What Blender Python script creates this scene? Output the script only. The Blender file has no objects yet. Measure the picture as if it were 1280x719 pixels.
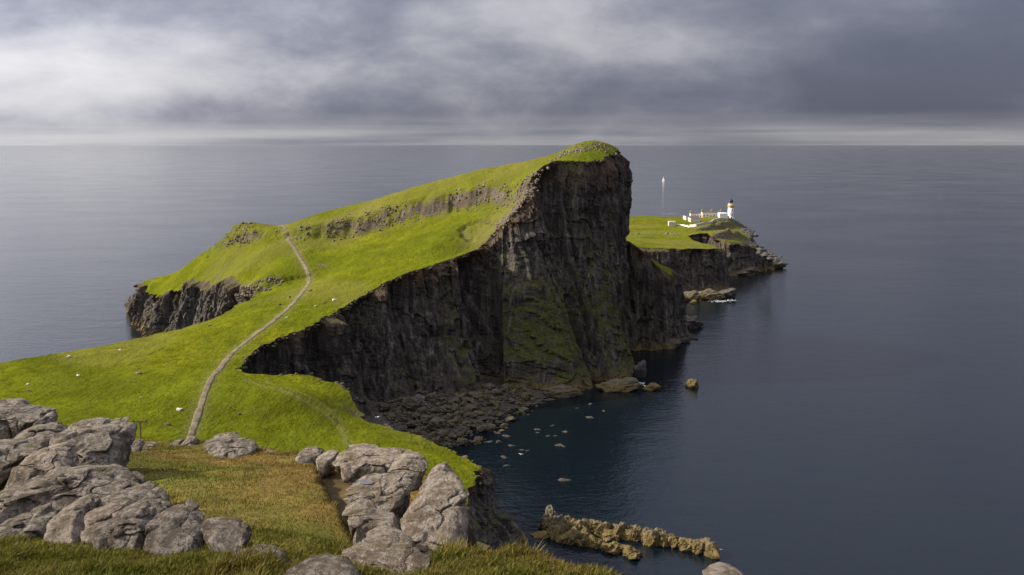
import bpy, math, random
import numpy as np
from math import radians as R, sin, cos, tan, atan, pi

# ------------------------------------------------------------------ camera, sky, sun, exposure
S = bpy.context.scene
COL = S.collection
F, PITCH, HCAM = 1200.0, R(8.46), 95.0          # focal length in photo pixels, downward pitch, eye height over the sea
cam = bpy.data.cameras.new('camera'); cam.sensor_width = 36; cam.lens = 36 * F / 1280
cam.clip_start = 0.3; cam.clip_end = 250000
co = bpy.data.objects.new('camera', cam); COL.objects.link(co)
co.location = (0, 0, HCAM); co.rotation_euler = (pi / 2 - PITCH, 0, 0)
S.camera = co

SUN_EL, SUN_AZ = R(32), R(-83)                   # azimuth measured from +Y towards +X: the sun stands to the left
sd = bpy.data.lights.new('sun', 'SUN'); sd.energy = 5.0; sd.angle = R(1.2); sd.color = (1, .90, .74)
so = bpy.data.objects.new('sun', sd); COL.objects.link(so)
so.location = (-300, 40, 400)
so.rotation_euler = (pi / 2 - SUN_EL, 0, -SUN_AZ + pi)

W = bpy.data.worlds.new('World'); S.world = W; W.use_nodes = True
def build_world():
    nt = W.node_tree; nt.nodes.clear(); N = nt.nodes; L = nt.links
    def math_(op, a, b=None, c=None, clamp=False):
        n = N.new('ShaderNodeMath'); n.operation = op; n.use_clamp = clamp
        for i, v in enumerate((a, b, c)):
            if v is None: continue
            if isinstance(v, (int, float)): n.inputs[i].default_value = v
            else: L.new(v, n.inputs[i])
        return n.outputs[0]
    tc = N.new('ShaderNodeTexCoord'); sep = N.new('ShaderNodeSeparateXYZ'); L.new(tc.outputs['Generated'], sep.inputs[0])
    x, y, z = sep.outputs
    zc = math_('MAXIMUM', z, 0.0)
    zz = math_('ADD', zc, 0.40)
    u = math_('DIVIDE', x, zz); v = math_('DIVIDE', y, zz)
    def noise(su, sv, off, scale, detail, rough, dist):
        c = N.new('ShaderNodeCombineXYZ')
        L.new(math_('MULTIPLY', u, su), c.inputs[0]); L.new(math_('MULTIPLY', v, sv), c.inputs[1]); c.inputs[2].default_value = off
        n = N.new('ShaderNodeTexNoise'); L.new(c.outputs[0], n.inputs['Vector'])
        n.inputs['Scale'].default_value = scale; n.inputs['Detail'].default_value = detail
        n.inputs['Roughness'].default_value = rough; n.inputs['Distortion'].default_value = dist
        return n.outputs[0]
    big = noise(.9, 1.5, CLOUD_SEED, .85, 1, .4, .2)
    mid = noise(1.0, 1.0, CLOUD_SEED + 3, 2.6, 9, .56, .15)
    s = math_('ADD', math_('MULTIPLY', big, .7), math_('MULTIPLY', mid, .52))
    ramp = N.new('ShaderNodeValToRGB'); ramp.color_ramp.interpolation = 'B_SPLINE'; L.new(s, ramp.inputs[0])
    e = ramp.color_ramp.elements
    e[0].position = .44; e[0].color = (.062, .067, .096, 1)
    e[1].position = .86; e[1].color = (.370, .364, .366, 1)
    k = e.new(.585); k.color = (.100, .106, .140, 1)
    k = e.new(.69); k.color = (.212, .214, .240, 1)
    # the strip of open light under the cloud base at the horizon
    band = N.new('ShaderNodeMapRange'); band.interpolation_type = 'SMOOTHSTEP'
    L.new(z, band.inputs[0]); band.inputs[1].default_value = .036; band.inputs[2].default_value = .004
    band.inputs[3].default_value = 0; band.inputs[4].default_value = 1
    cs = N.new('ShaderNodeCombineXYZ'); L.new(math_('MULTIPLY', x, 1.6), cs.inputs[0]); L.new(math_('MULTIPLY', y, 1.6), cs.inputs[1]); L.new(math_('MULTIPLY', z, 38.0), cs.inputs[2])
    sn = N.new('ShaderNodeTexNoise'); L.new(cs.outputs[0], sn.inputs['Vector']); sn.inputs['Scale'].default_value = 1.5; sn.inputs['Detail'].default_value = 4; streak = sn.outputs[0]
    sm = N.new('ShaderNodeMapRange'); L.new(streak, sm.inputs[0]); sm.inputs[1].default_value = .38; sm.inputs[2].default_value = .60
    bm_ = math_('MULTIPLY', band.outputs[0], math_('ADD', math_('MULTIPLY', sm.outputs[0], .75), .25))
    mix = N.new('ShaderNodeMixRGB'); L.new(math_('MULTIPLY', bm_, .85), mix.inputs[0]); L.new(ramp.outputs[0], mix.inputs[1])
    mix.inputs[2].default_value = (.300, .298, .304, 1)
    # an overcast sky is brighter overhead and on the side where the sun stands behind the cloud
    sdv = (sin(SUN_AZ) * cos(SUN_EL), cos(SUN_AZ) * cos(SUN_EL), sin(SUN_EL))
    dt = N.new('ShaderNodeVectorMath'); dt.operation = 'DOT_PRODUCT'; L.new(tc.outputs['Generated'], dt.inputs[0]); dt.inputs[1].default_value = sdv
    lobe = math_('POWER', math_('MAXIMUM', dt.outputs['Value'], 0.0), 2.0)
    gain = math_('ADD', math_('ADD', math_('MULTIPLY', zc, 3.1), math_('MULTIPLY', lobe, 2.6)), .88)
    sky = N.new('ShaderNodeTexSky'); sky.sky_type = 'NISHITA'; sky.sun_disc = False
    sky.sun_elevation = SUN_EL; sky.sun_rotation = SUN_AZ
    b1 = N.new('ShaderNodeBackground'); L.new(sky.outputs[0], b1.inputs[0]); b1.inputs[1].default_value = .05
    b2 = N.new('ShaderNodeBackground'); L.new(mix.outputs[0], b2.inputs[0]); L.new(gain, b2.inputs[1])
    ms = N.new('ShaderNodeMixShader'); ms.inputs[0].default_value = .96
    L.new(b1.outputs[0], ms.inputs[1]); L.new(b2.outputs[0], ms.inputs[2])
    o = N.new('ShaderNodeOutputWorld'); L.new(ms.outputs[0], o.inputs[0])
CLOUD_SEED = 88.0
build_world()
vs = S.view_settings; vs.view_transform = 'Standard'; vs.look = 'None'; vs.exposure = 0.7; vs.gamma = 1; vs.use_curve_mapping = False
S.cycles.use_denoising = True
S.cycles.max_bounces = 6

# ------------------------------------------------------------------ pixels, noise, meshes
def ray(px, py):
    a = (px - 640) / F; b = -(py - 359.5) / F
    return np.array([a, cos(PITCH) + b * sin(PITCH), -sin(PITCH) + b * cos(PITCH)])
def P_d(px, py, d):                               # the point of that pixel at horizontal distance d in front of the camera
    r = ray(px, py); return r * (d / r[1]) + np.array([0, 0, HCAM])
def P_z(px, py, z=0.0):                           # the point of that pixel at height z over the sea
    r = ray(px, py); return r * ((z - HCAM) / r[2]) + np.array([0, 0, HCAM])
def hit(px, py, h, y0, y1, step=.5):              # first point where the pixel's ray meets a height function
    r = ray(px, py); ys = np.arange(y0, y1, step); t = ys / r[1]
    xs = r[0] * t; zs = HCAM + r[2] * t
    below = zs < h(xs, ys)
    i = int(np.argmax(below)) if below.any() else len(ys) - 1
    return np.array([xs[i], ys[i], float(h(xs[i:i+1], ys[i:i+1])[0])])

def _hash(ix, iy, iz, seed):
    n = (ix.astype(np.int64) * 374761393 + iy.astype(np.int64) * 668265263 + iz.astype(np.int64) * 1274126177 + seed * 974634777) & 0xFFFFFFFF
    n = ((n ^ (n >> 13)) * 1274126177) & 0xFFFFFFFF
    n = ((n ^ (n >> 16)) * 2246822519) & 0xFFFFFFFF
    return ((n ^ (n >> 15)) & 0xFFFFFF).astype(np.float64) / 0x7FFFFF - 1.0
def vn(x, y, z=None, seed=0):
    x = np.asarray(x, float); y = np.asarray(y, float); z = np.zeros_like(x) if z is None else np.asarray(z, float)
    fx, fy, fz = np.floor(x), np.floor(y), np.floor(z); ax, ay, az = x - fx, y - fy, z - fz
    ix, iy, iz = fx.astype(np.int64), fy.astype(np.int64), fz.astype(np.int64)
    s = lambda t: t * t * t * (t * (t * 6 - 15) + 10)
    ax, ay, az = s(ax), s(ay), s(az)
    def l(dz):
        a = _hash(ix, iy, iz + dz, seed) * (1 - ax) + _hash(ix + 1, iy, iz + dz, seed) * ax
        b = _hash(ix, iy + 1, iz + dz, seed) * (1 - ax) + _hash(ix + 1, iy + 1, iz + dz, seed) * ax
        return a * (1 - ay) + b * ay
    return l(0) * (1 - az) + l(1) * az
def fbm(x, y, z=None, o=4, seed=0, gain=.5):
    t = 0; a = 1.0; m = 0; f = 1.0
    for i in range(o):
        t = t + a * vn(np.asarray(x) * f, np.asarray(y) * f, None if z is None else np.asarray(z) * f, seed + i); m += a; a *= gain; f *= 2.03
    return t / m
def ridged(x, y, z=None, o=3, seed=0):
    t = 0; a = 1.0; m = 0; f = 1.0
    for i in range(o):
        t = t + a * (1 - 2 * np.abs(vn(np.asarray(x) * f, np.asarray(y) * f, None if z is None else np.asarray(z) * f, seed + i))); m += a; a *= .5; f *= 2.1
    return t / m
def sstep(a, b, x):
    t = np.clip((np.asarray(x, float) - a) / (b - a), 0, 1); return t * t * (3 - 2 * t)

def add_mesh(name, verts, faces, mat, parent=None, smooth=True, attrs=None, loc=None):
    """verts (n,3), faces (m,3|4) -> one linked mesh object"""
    verts = np.asarray(verts, np.float32); faces = np.asarray(faces, np.int32)
    me = bpy.data.meshes.new(name); k = faces.shape[1]
    me.vertices.add(len(verts)); me.vertices.foreach_set('co', verts.ravel())
    me.loops.add(faces.size); me.loops.foreach_set('vertex_index', faces.ravel())
    me.polygons.add(len(faces)); me.polygons.foreach_set('loop_start', np.arange(0, faces.size, k, dtype=np.int32))
    me.polygons.foreach_set('use_smooth', np.full(len(faces), bool(smooth)))
    for an, av in (attrs or {}).items():
        a = me.attributes.new(an, 'FLOAT', 'POINT'); a.data.foreach_set('value', np.asarray(av, np.float32))
    me.update(calc_edges=True); me.validate()
    if mat: me.materials.append(mat)
    o = bpy.data.objects.new(name, me); COL.objects.link(o)
    if loc is not None: o.location = loc
    if parent: o.parent = parent
    return o
def empty(name, loc=(0, 0, 0), rz=0):
    o = bpy.data.objects.new(name, None); COL.objects.link(o); o.location = loc; o.rotation_euler = (0, 0, rz); o.empty_display_size = .5
    return o
def tag(o, label=None, cat=None, group=None, kind=None):
    if label: o['label'] = label
    if cat: o['category'] = cat
    if group: o['group'] = group
    if kind: o['kind'] = kind
    return o
class MB:                                          # boxes, prisms, lathes gathered into one mesh
    def __init__(s): s.v = []; s.f = []
    def poly(s, vs, fs):
        b = len(s.v); s.v += [tuple(map(float, p)) for p in vs]; s.f += [tuple(b + i for i in f) for f in fs]; return s
    def box(s, x0, x1, y0, y1, z0, z1):
        return s.poly([(x0,y0,z0),(x1,y0,z0),(x1,y1,z0),(x0,y1,z0),(x0,y0,z1),(x1,y0,z1),(x1,y1,z1),(x0,y1,z1)],
                      [(0,3,2,1),(4,5,6,7),(0,1,5,4),(1,2,6,5),(2,3,7,6),(3,0,4,7)])
    def gable(s, x0, x1, y0, y1, z0, z1, axis='x'):   # roof prism with its ridge along the axis
        if axis == 'x':
            m = (y0 + y1) / 2
            return s.poly([(x0,y0,z0),(x1,y0,z0),(x1,y1,z0),(x0,y1,z0),(x0,m,z1),(x1,m,z1)], [(0,3,2,1),(0,1,5,4),(2,3,4,5),(1,2,5),(3,0,4)])
        m = (x0 + x1) / 2
        return s.poly([(x0,y0,z0),(x1,y0,z0),(x1,y1,z0),(x0,y1,z0),(m,y0,z1),(m,y1,z1)], [(0,3,2,1),(1,2,5,4),(3,0,4,5),(0,1,4),(2,3,5)])
    def lathe(s, prof, n=24, cx=0, cy=0):
        vs = []; fs = []
        for r, z in prof:
            vs += [(cx + r * cos(2*pi*i/n), cy + r * sin(2*pi*i/n), z) for i in range(n)]
        for k in range(len(prof) - 1):
            fs += [(k*n+i, k*n+(i+1)%n, (k+1)*n+(i+1)%n, (k+1)*n+i) for i in range(n)]
        fs.append(tuple(range(n-1, -1, -1))); fs.append(tuple((len(prof)-1)*n + i for i in range(n)))
        return s.poly(vs, fs)
    def tube(s, a, b, r, n=8, r2=None):
        a = np.array(a, float); b = np.array(b, float); d = (b - a) / np.linalg.norm(b - a); r2 = r if r2 is None else r2
        u = np.cross(d, (0, 0, 1) if abs(d[2]) < .9 else (1, 0, 0)); u /= np.linalg.norm(u); w = np.cross(d, u)
        vs = [tuple(c + q * (u * cos(2*pi*i/n) + w * sin(2*pi*i/n))) for c, q in ((a, r), (b, r2)) for i in range(n)]
        fs = [(i, (i+1)%n, n+(i+1)%n, n+i) for i in range(n)] + [tuple(range(n-1, -1, -1)), tuple(range(n, 2*n))]
        return s.poly(vs, fs)
    def build(s, name, mat, parent=None, smooth=False):
        me = bpy.data.meshes.new(name); me.from_pydata(s.v, [], s.f); me.update()
        if smooth: me.polygons.foreach_set('use_smooth', [len(f.vertices) == 4 for f in me.polygons])
        me.materials.append(mat); o = bpy.data.objects.new(name, me); COL.objects.link(o)
        if parent: o.parent = parent
        return o
def worley(p, seed):
    """nearest and second nearest jittered cell point; returns d1, d2, offset to the nearest, three random numbers of its cell"""
    b = np.floor(p).astype(np.int64); d1 = np.full(len(p), 9.0); d2 = np.full(len(p), 9.0); off = np.zeros_like(p); rid = np.zeros_like(p)
    for dx in (-1, 0, 1):
        for dy in (-1, 0, 1):
            for dz in (-1, 0, 1):
                c = b + (dx, dy, dz); r = np.stack([_hash(c[:, 0], c[:, 1], c[:, 2], seed + k) for k in range(3)], 1)
                o = p - (c + .5 + r * .42); d = np.sqrt((o * o).sum(1)); m = d < d1
                d2 = np.where(m, d1, np.minimum(d2, d)); d1 = np.where(m, d, d1); off[m] = o[m]; rid[m] = r[m]
    return d1, d2, off, rid
def icosphere(k):
    t = (1 + 5 ** .5) / 2
    v = [np.array(p, float) / np.linalg.norm(p) for p in [(-1,t,0),(1,t,0),(-1,-t,0),(1,-t,0),(0,-1,t),(0,1,t),(0,-1,-t),(0,1,-t),(t,0,-1),(t,0,1),(-t,0,-1),(-t,0,1)]]
    f = [(0,11,5),(0,5,1),(0,1,7),(0,7,10),(0,10,11),(1,5,9),(5,11,4),(11,10,2),(10,7,6),(7,1,8),(3,9,4),(3,4,2),(3,2,6),(3,6,8),(3,8,9),(4,9,5),(2,4,11),(6,2,10),(8,6,7),(9,8,1)]
    for _ in range(k):
        c = {}; nf = []
        def mid(a, b):
            q = (min(a, b), max(a, b))
            if q not in c:
                m = v[a] + v[b]; v.append(m / np.linalg.norm(m)); c[q] = len(v) - 1
            return c[q]
        for a, b, d in f:
            i, j, l = mid(a, b), mid(b, d), mid(d, a); nf += [(a,i,l),(b,j,i),(d,l,j),(i,j,l)]
        f = nf
    return np.array(v), np.array(f)
ICO = {k: icosphere(k) for k in (2, 3, 4, 5)}
def subdivide(v, f):
    e = np.sort(np.concatenate([f[:, [0, 1]], f[:, [1, 2]], f[:, [2, 0]]]), 1); u, inv = np.unique(e, axis=0, return_inverse=True); inv = inv.ravel()
    m = v[u[:, 0]] + v[u[:, 1]]; m /= np.linalg.norm(m, axis=1)[:, None]; n = len(f); a, b, c = (inv[i*n:(i+1)*n] + len(v) for i in range(3))
    return np.r_[v, m], np.concatenate([np.c_[f[:, 0], a, c], np.c_[f[:, 1], b, a], np.c_[f[:, 2], c, b], np.c_[a, b, c]])
ICO[6] = subdivide(*ICO[5])
def chunk(seed, k=2, planes=14, soft=.06, rough=.05):        # an angular block: a ball cut by random planes
    rs = np.random.RandomState(seed); v, f = ICO[k]
    p = rs.normal(size=(planes, 3)); p /= np.linalg.norm(p, axis=1)[:, None]; d = rs.uniform(.55, .95, planes)
    q = np.maximum(v @ p.T, 1e-3); r = np.minimum((d / q).min(1), 1.1)
    r = r * (1 + rough * (fbm(v[:,0]*2.5+seed, v[:,1]*2.5, v[:,2]*3.5, 4, seed, .6) + .5 * ridged(v[:,0]*3.5+seed, v[:,1]*3.5, v[:,2]*5, 3, seed + 3)))
    v = v * r[:, None]; da, db, off, rid = worley(v * 2.0 + seed * 3.7, seed)
    k = 1 + rough * ((off * rid).sum(1) * .45 + rid[:, 0] * .18 - np.clip(1 - (db - da) * 8, 0, 1) * .25)
    return v * k[:, None], f

# ------------------------------------------------------------------ materials
class NT:
    def __init__(s, name):
        s.m = bpy.data.materials.new(name); s.m.use_nodes = True; s.t = s.m.node_tree; s.N = s.t.nodes; s.L = s.t.links
        s.b = s.N['Principled BSDF']; s.out = s.N['Material Output']
        g = s.N.new('ShaderNodeNewGeometry'); s.pos = g.outputs['Position']; s.nor = g.outputs['Normal']
    def put(s, sock, v):
        if isinstance(v, (int, float)): sock.default_value = v
        elif isinstance(v, tuple): sock.default_value = v if len(v) == 4 or sock.type == 'VECTOR' else v + (1,)
        else: s.L.new(v, sock)
    def scale(s, sx, sy, sz, src=None):
        n = s.N.new('ShaderNodeVectorMath'); n.operation = 'MULTIPLY'; s.L.new(src or s.pos, n.inputs[0]); n.inputs[1].default_value = (sx, sy, sz); return n.outputs[0]
    def noise(s, vec, scale=1.0, detail=4, rough=.55, dist=0.0):
        n = s.N.new('ShaderNodeTexNoise'); s.L.new(vec, n.inputs['Vector'])
        for k, v in (('Scale', scale), ('Detail', detail), ('Roughness', rough), ('Distortion', dist)): n.inputs[k].default_value = v
        return n.outputs[0]
    def voro(s, vec, scale=1.0, feature='F1'):
        n = s.N.new('ShaderNodeTexVoronoi'); n.feature = feature; s.L.new(vec, n.inputs['Vector']); n.inputs['Scale'].default_value = scale
        return n.outputs['Distance']
    def ramp(s, v, *stops):
        n = s.N.new('ShaderNodeValToRGB'); s.L.new(v, n.inputs[0]); e = n.color_ramp.elements
        while len(e) < len(stops): e.new(.5)
        for q, (p, c) in zip(e, stops): q.position = p; q.color = (c, c, c, 1) if isinstance(c, (int, float)) else tuple(c) + (1,)
        return n.outputs[0]
    def mix(s, f, a, b, mode='MIX'):
        n = s.N.new('ShaderNodeMixRGB'); n.blend_type = mode; s.put(n.inputs[0], f); s.put(n.inputs[1], a); s.put(n.inputs[2], b); return n.outputs[0]
    def math(s, op, a, b=0.0, clamp=False):
        n = s.N.new('ShaderNodeMath'); n.operation = op; n.use_clamp = clamp; s.put(n.inputs[0], a); s.put(n.inputs[1], b); return n.outputs[0]
    def attr(s, name):
        n = s.N.new('ShaderNodeAttribute'); n.attribute_name = name; return n.outputs['Fac']
    def sep(s, vec):
        n = s.N.new('ShaderNodeSeparateXYZ'); s.L.new(vec, n.inputs[0]); return n.outputs
    def bump(s, h, dist, strength=1.0, prev=None):
        n = s.N.new('ShaderNodeBump'); s.L.new(h, n.inputs['Height']); n.inputs['Distance'].default_value = dist; n.inputs['Strength'].default_value = strength
        if prev: s.L.new(prev, n.inputs['Normal'])
        return n.outputs[0]
    def done(s, col, rough=.9, normal=None, spec=.3, **kw):
        s.put(s.b.inputs['Base Color'], col); s.put(s.b.inputs['Roughness'], rough); s.b.inputs['Specular IOR Level'].default_value = spec
        if normal: s.L.new(normal, s.b.inputs['Normal'])
        for k, v in kw.items(): s.put(s.b.inputs[k], v)
        return s.m

def basalt(t, mossy=True, tide=True):
    """dark columnar basalt: colour and bump sockets of node tree t"""
    col_v = t.scale(.55, .55, .07)
    a = t.noise(col_v, 1.0, 7, .62, .4)
    b = t.noise(t.scale(.12, .12, .05), 1.0, 4, .5)
    c = t.noise(t.pos, 1.7, 6, .65)
    col = t.ramp(a, (.30, (.016, .014, .013)), (.44, (.044, .039, .034)), (.55, (.092, .081, .069)), (.68, (.22, .19, .155)))
    col = t.mix(t.ramp(b, (.42, 0), (.62, .6)), col, (.055, .042, .030))
    col = t.mix(t.ramp(c, (.56, 0), (.74, .55)), col, (.26, .24, .215))
    h = t.math('ADD', t.math('MULTIPLY', a, 1.0), t.math('MULTIPLY', c, .5))
    return col, h

def mat_cliff():
    t = NT('cliff_basalt'); col, h = basalt(t)
    nz = t.sep(t.nor)[2]; pz = t.sep(t.pos)[2]
    soil = t.attr('soil'); n2 = t.noise(t.scale(.35, .35, .9), 1.0, 5, .6)
    col = t.mix(t.math('MULTIPLY', t.math('MULTIPLY', soil, t.ramp(n2, (.35, .25), (.6, 1))), .85), col,
                t.mix(n2, (.05, .028, .014), (.13, .075, .035)))
    n1 = t.noise(t.scale(.3, .3, .16), 1.0, 7, .65, .3)
    up = t.math('ADD', t.math('MULTIPLY', t.math('SUBTRACT', nz, .46), 1.5), t.math('MULTIPLY', t.attr('moss'), .62))
    up = t.math('ADD', up, t.math('MULTIPLY', t.math('SUBTRACT', n1, .54), 3.4))
    mfac = t.ramp(up, (.30, 0), (.62, 1))
    mcol = t.ramp(t.noise(t.pos, .9, 5, .6), (.3, (.030, .036, .007)), (.55, (.066, .072, .010)), (.75, (.12, .115, .022)))
    col = t.mix(t.math('MULTIPLY', mfac, .9), col, mcol)
    zt = t.math('ADD', pz, t.math('MULTIPLY', t.math('SUBTRACT', t.noise(t.pos, .25, 3), .5), 6.0))
    col = t.mix(t.ramp(t.math('MULTIPLY', zt, .1), (.10, .85), (.42, 0)), col,
                t.ramp(t.noise(t.pos, .8, 5, .6), (.35, (.07, .048, .020)), (.6, (.20, .135, .045))))
    nb = t.bump(h, 1.6, 1.0); nb = t.bump(t.noise(t.pos, 3.0, 5, .6), .2, .8, nb)
    return t.done(col, .88, nb, .25)

def mat_grass():
    t = NT('pasture_grass')
    n0 = t.noise(t.scale(1, 1, .3), .022, 3, .5); n1 = t.noise(t.scale(1, 1, .5), .16, 5, .6); n2 = t.noise(t.pos, 1.3, 5, .65)
    tc = t.noise(t.scale(.5, .12, .9), 1.0, 5, .6, .3); tuft = t.noise(t.pos, .55, 6, .7, .6)
    nb0 = t.noise(t.scale(1, 1, .3), .055, 4, .55, .5)
    col = t.mix(t.ramp(n0, (.36, 0), (.66, 1)), (.104, .126, .008), (.150, .154, .009))
    col = t.mix(t.ramp(nb0, (.42, 0), (.64, .8)), col, (.070, .083, .007))
    col = t.mix(t.ramp(n1, (.40, 0), (.70, .85)), col, (.078, .084, .004))
    col = t.mix(t.ramp(n2, (.46, 0), (.78, .7)), col, (.050, .058, .008))
    col = t.mix(t.ramp(tc, (.54, 0), (.70, .45)), col, (.085, .088, .018))
    col = t.mix(t.ramp(tuft, (.53, 0), (.64, .8)), col, (.052, .060, .005))
    dry = t.attr('dry')
    col = t.mix(t.math('MULTIPLY', dry, .8), col, t.mix(n2, (.10, .105, .020), (.17, .145, .045)))
    rock, h = basalt(t)
    rock = t.mix(.45, rock, (.145, .115, .080))
    nz = t.sep(t.nor)[2]
    rf = t.math('ADD', t.attr('rock'), t.math('MULTIPLY', t.math('SUBTRACT', t.noise(t.pos, .55, 6, .7), .5), 2.8))
    rf = t.math('ADD', rf, t.math('MULTIPLY', t.math('SUBTRACT', .52, nz, True), 3.0))
    rfac = t.ramp(rf, (.45, 0), (.62, 1))
    col = t.mix(rfac, col, rock)
    wear = t.attr('wear')
    col = t.mix(t.math('MULTIPLY', wear, t.ramp(n2, (.3, .3), (.6, .9))), col, (.17, .15, .07))
    hh = t.math('ADD', t.math('MULTIPLY', n1, 1.2), t.math('MULTIPLY', n2, .35)); hh = t.math('ADD', hh, t.math('MULTIPLY', tc, .5))
    nb = t.bump(hh, 1.25, .9)
    return t.done(col, 1.0, nb, .0)

def mat_boulder(name, warm=0.0, tone=1.0):
    t = NT(name)
    tc = t.N.new('ShaderNodeTexCoord'); p = tc.outputs['Object']
    a = t.noise(p, 1.3, 6, .62, .3); b = t.noise(p, 5.5, 7, .7); c = t.noise(p, 22, 5, .7); v = t.voro(p, 9.0)
    lo = t.noise(p, .7, 3, .5)
    nz = t.sep(t.nor)[2]
    col = t.ramp(a, (.30, (.085, .069, .055)), (.46, (.175, .145, .117)), (.62, (.31, .262, .212)))
    col = t.mix(t.ramp(t.math('ADD', t.math('MULTIPLY', b, .8), t.math('MULTIPLY', lo, .4)), (.56, 0), (.64, .9)), col, (.50, .46, .41))   # pale crusting lichen
    col = t.mix(t.ramp(t.math('ADD', t.math('MULTIPLY', b, .6), t.math('MULTIPLY', lo, .6)), (.46, .8), (.54, 0)), col, (.055, .046, .038))  # dark lichen
    col = t.mix(t.ramp(t.math('ADD', t.voro(p, 9.0), t.math('MULTIPLY', b, .35)), (.30, .85), (.42, 0)), col, (.47, .43, .38))
    col = t.mix(t.ramp(t.noise(p, 13, 6, .75), (.53, 0), (.60, .75)), col, (.052, .044, .036))
    col = t.mix(t.ramp(c, (.54, 0), (.68, .65)), col, (.060, .050, .042))
    col = t.mix(t.ramp(t.noise(p, 3.1, 5, .65), (.56, 0), (.66, .65)), col, (.19, .145, .05))  # ochre lichen
    mo = t.math('ADD', t.math('MULTIPLY', t.math('SUBTRACT', nz, .5), .25), t.noise(p, 1.7, 6, .65, .4))
    col = t.mix(t.ramp(mo, (.66, 0), (.74, .8)), col, (.085, .085, .018))                          # moss
    if warm: col = t.mix(warm, col, (.36, .265, .175), 'MIX')
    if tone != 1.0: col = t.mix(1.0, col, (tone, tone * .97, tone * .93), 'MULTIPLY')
    h = t.math('ADD', t.math('MULTIPLY', b, 1.0), t.math('MULTIPLY', c, .35)); h = t.math('ADD', h, t.math('MULTIPLY', a, 1.5))
    nb = t.bump(h, .07, 1.0); nb = t.bump(c, .02, 1.0, nb)
    return t.done(col, .9, nb, .25)

def mat_searock(name, lo=(.060, .043, .014), hi=(.155, .108, .026), dark=.5):
    t = NT(name)
    a = t.noise(t.pos, .55, 6, .65); b = t.noise(t.pos, 2.6, 5, .65); nz = t.sep(t.nor)[2]
    col = t.ramp(a, (.33, lo), (.62, hi))
    col = t.mix(t.ramp(b, (.50, 0), (.66, .8)), col, (.045, .038, .028))
    pz = t.sep(t.pos)[2]
    top = t.math('ADD', t.math('MULTIPLY', pz, .16), t.math('MULTIPLY', a, .8))
    col = t.mix(t.ramp(top, (.75, 0), (.98, dark)), col, (.10, .092, .085))
    nb = t.bump(t.math('ADD', a, t.math('MULTIPLY', b, .6)), .5, .9)
    return t.done(col, .8, nb, .35)

def mat_plain(name, col, rough=.8, var=.15, scale=1.5, bump=.02, **kw):
    t = NT(name); n = t.noise(t.pos, scale, 5, .6); d = tuple(c * (1 - var * 2) for c in col)
    c = t.mix(t.ramp(n, (.35, 0), (.65, 1)), d, tuple(min(1, q * (1 + var * .4)) for q in col))
    return t.done(c, rough, t.bump(n, bump, .6), .3, **kw)

def mat_water():
    t = NT('sea_water')
    # three wave trains; the finest ones live close to the shore where they can be seen
    w1 = t.noise(t.scale(.05, .085, 1), 1.0, 3, .5, .2); w2 = t.noise(t.scale(.26, .42, 1), 1.0, 4, .55, .3); w3 = t.noise(t.scale(1.1, 1.7, 1), 1.0, 3, .5)
    gust = t.noise(t.scale(.006, .010, 1), 1.0, 4, .5, .5)
    h = t.math('ADD', t.math('MULTIPLY', w1, 1.6), t.math('MULTIPLY', w2, 1.0)); h = t.math('ADD', h, t.math('MULTIPLY', w3, .45))
    nb = t.bump(h, .16, 1.0)
    col = t.mix(t.ramp(gust, (.35, 0), (.65, 1)), (.002, .0050, .0080), (.003, .0068, .0100))
    return t.done(col, t.ramp(gust, (.3, .05), (.7, .11)), nb, .5, IOR=1.42)

def mat_turf():
    t = NT('hill_turf')
    tint = t.attr('tint'); n1 = t.noise(t.pos, 1.1, 5, .65); n2 = t.noise(t.pos, 7, 5, .7)
    green = t.mix(t.ramp(n1, (.35, 0), (.65, 1)), (.060, .080, .008), (.105, .115, .014))
    dry = t.mix(t.ramp(n1, (.35, 0), (.65, 1)), (.105, .066, .014), (.18, .118, .028))
    col = t.mix(tint, green, dry)
    col = t.mix(t.ramp(n2, (.48, 0), (.70, .6)), col, (.035, .026, .010))
    col = t.mix(t.attr('bare'), col, t.mix(n2, (.020, .013, .008), (.06, .042, .026)))
    nb = t.bump(t.math('ADD', n1, t.math('MULTIPLY', n2, .5)), .12, 1.0)
    return t.done(col, .95, nb, .1)

def mat_blade():
    t = NT('grass_blade')
    tint = t.attr('tint'); rnd = t.attr('rnd')
    green = t.mix(rnd, (.040, .056, .004), (.105, .115, .012)); dry = t.mix(rnd, (.105, .072, .014), (.225, .160, .046))
    c = t.mix(tint, green, dry)
    t.done(c, .8, None, .15)
    tr = t.N.new('ShaderNodeBsdfTranslucent'); t.L.new(c, tr.inputs[0])
    m = t.N.new('ShaderNodeMixShader'); m.inputs[0].default_value = .3
    t.L.new(t.b.outputs[0], m.inputs[1]); t.L.new(tr.outputs[0], m.inputs[2]); t.L.new(m.outputs[0], t.out.inputs[0])
    return t.m

def mat_path():
    t = NT('worn_concrete'); n = t.noise(t.pos, .35, 5, .6); n2 = t.noise(t.pos, 2.2, 5, .65)
    e = t.attr('edge')
    col = t.mix(t.ramp(n, (.38, 0), (.62, 1)), (.10, .077, .052), (.19, .155, .112))
    col = t.mix(t.ramp(n2, (.45, 0), (.7, .6)), col, (.10, .075, .045))
    col = t.mix(t.ramp(t.math('ADD', e, t.math('SUBTRACT', n2, .5)), (.38, 0), (.7, .9)), col, (.10, .105, .015))
    return t.done(col, .95, t.bump(n2, .06, .8), .15)

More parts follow.
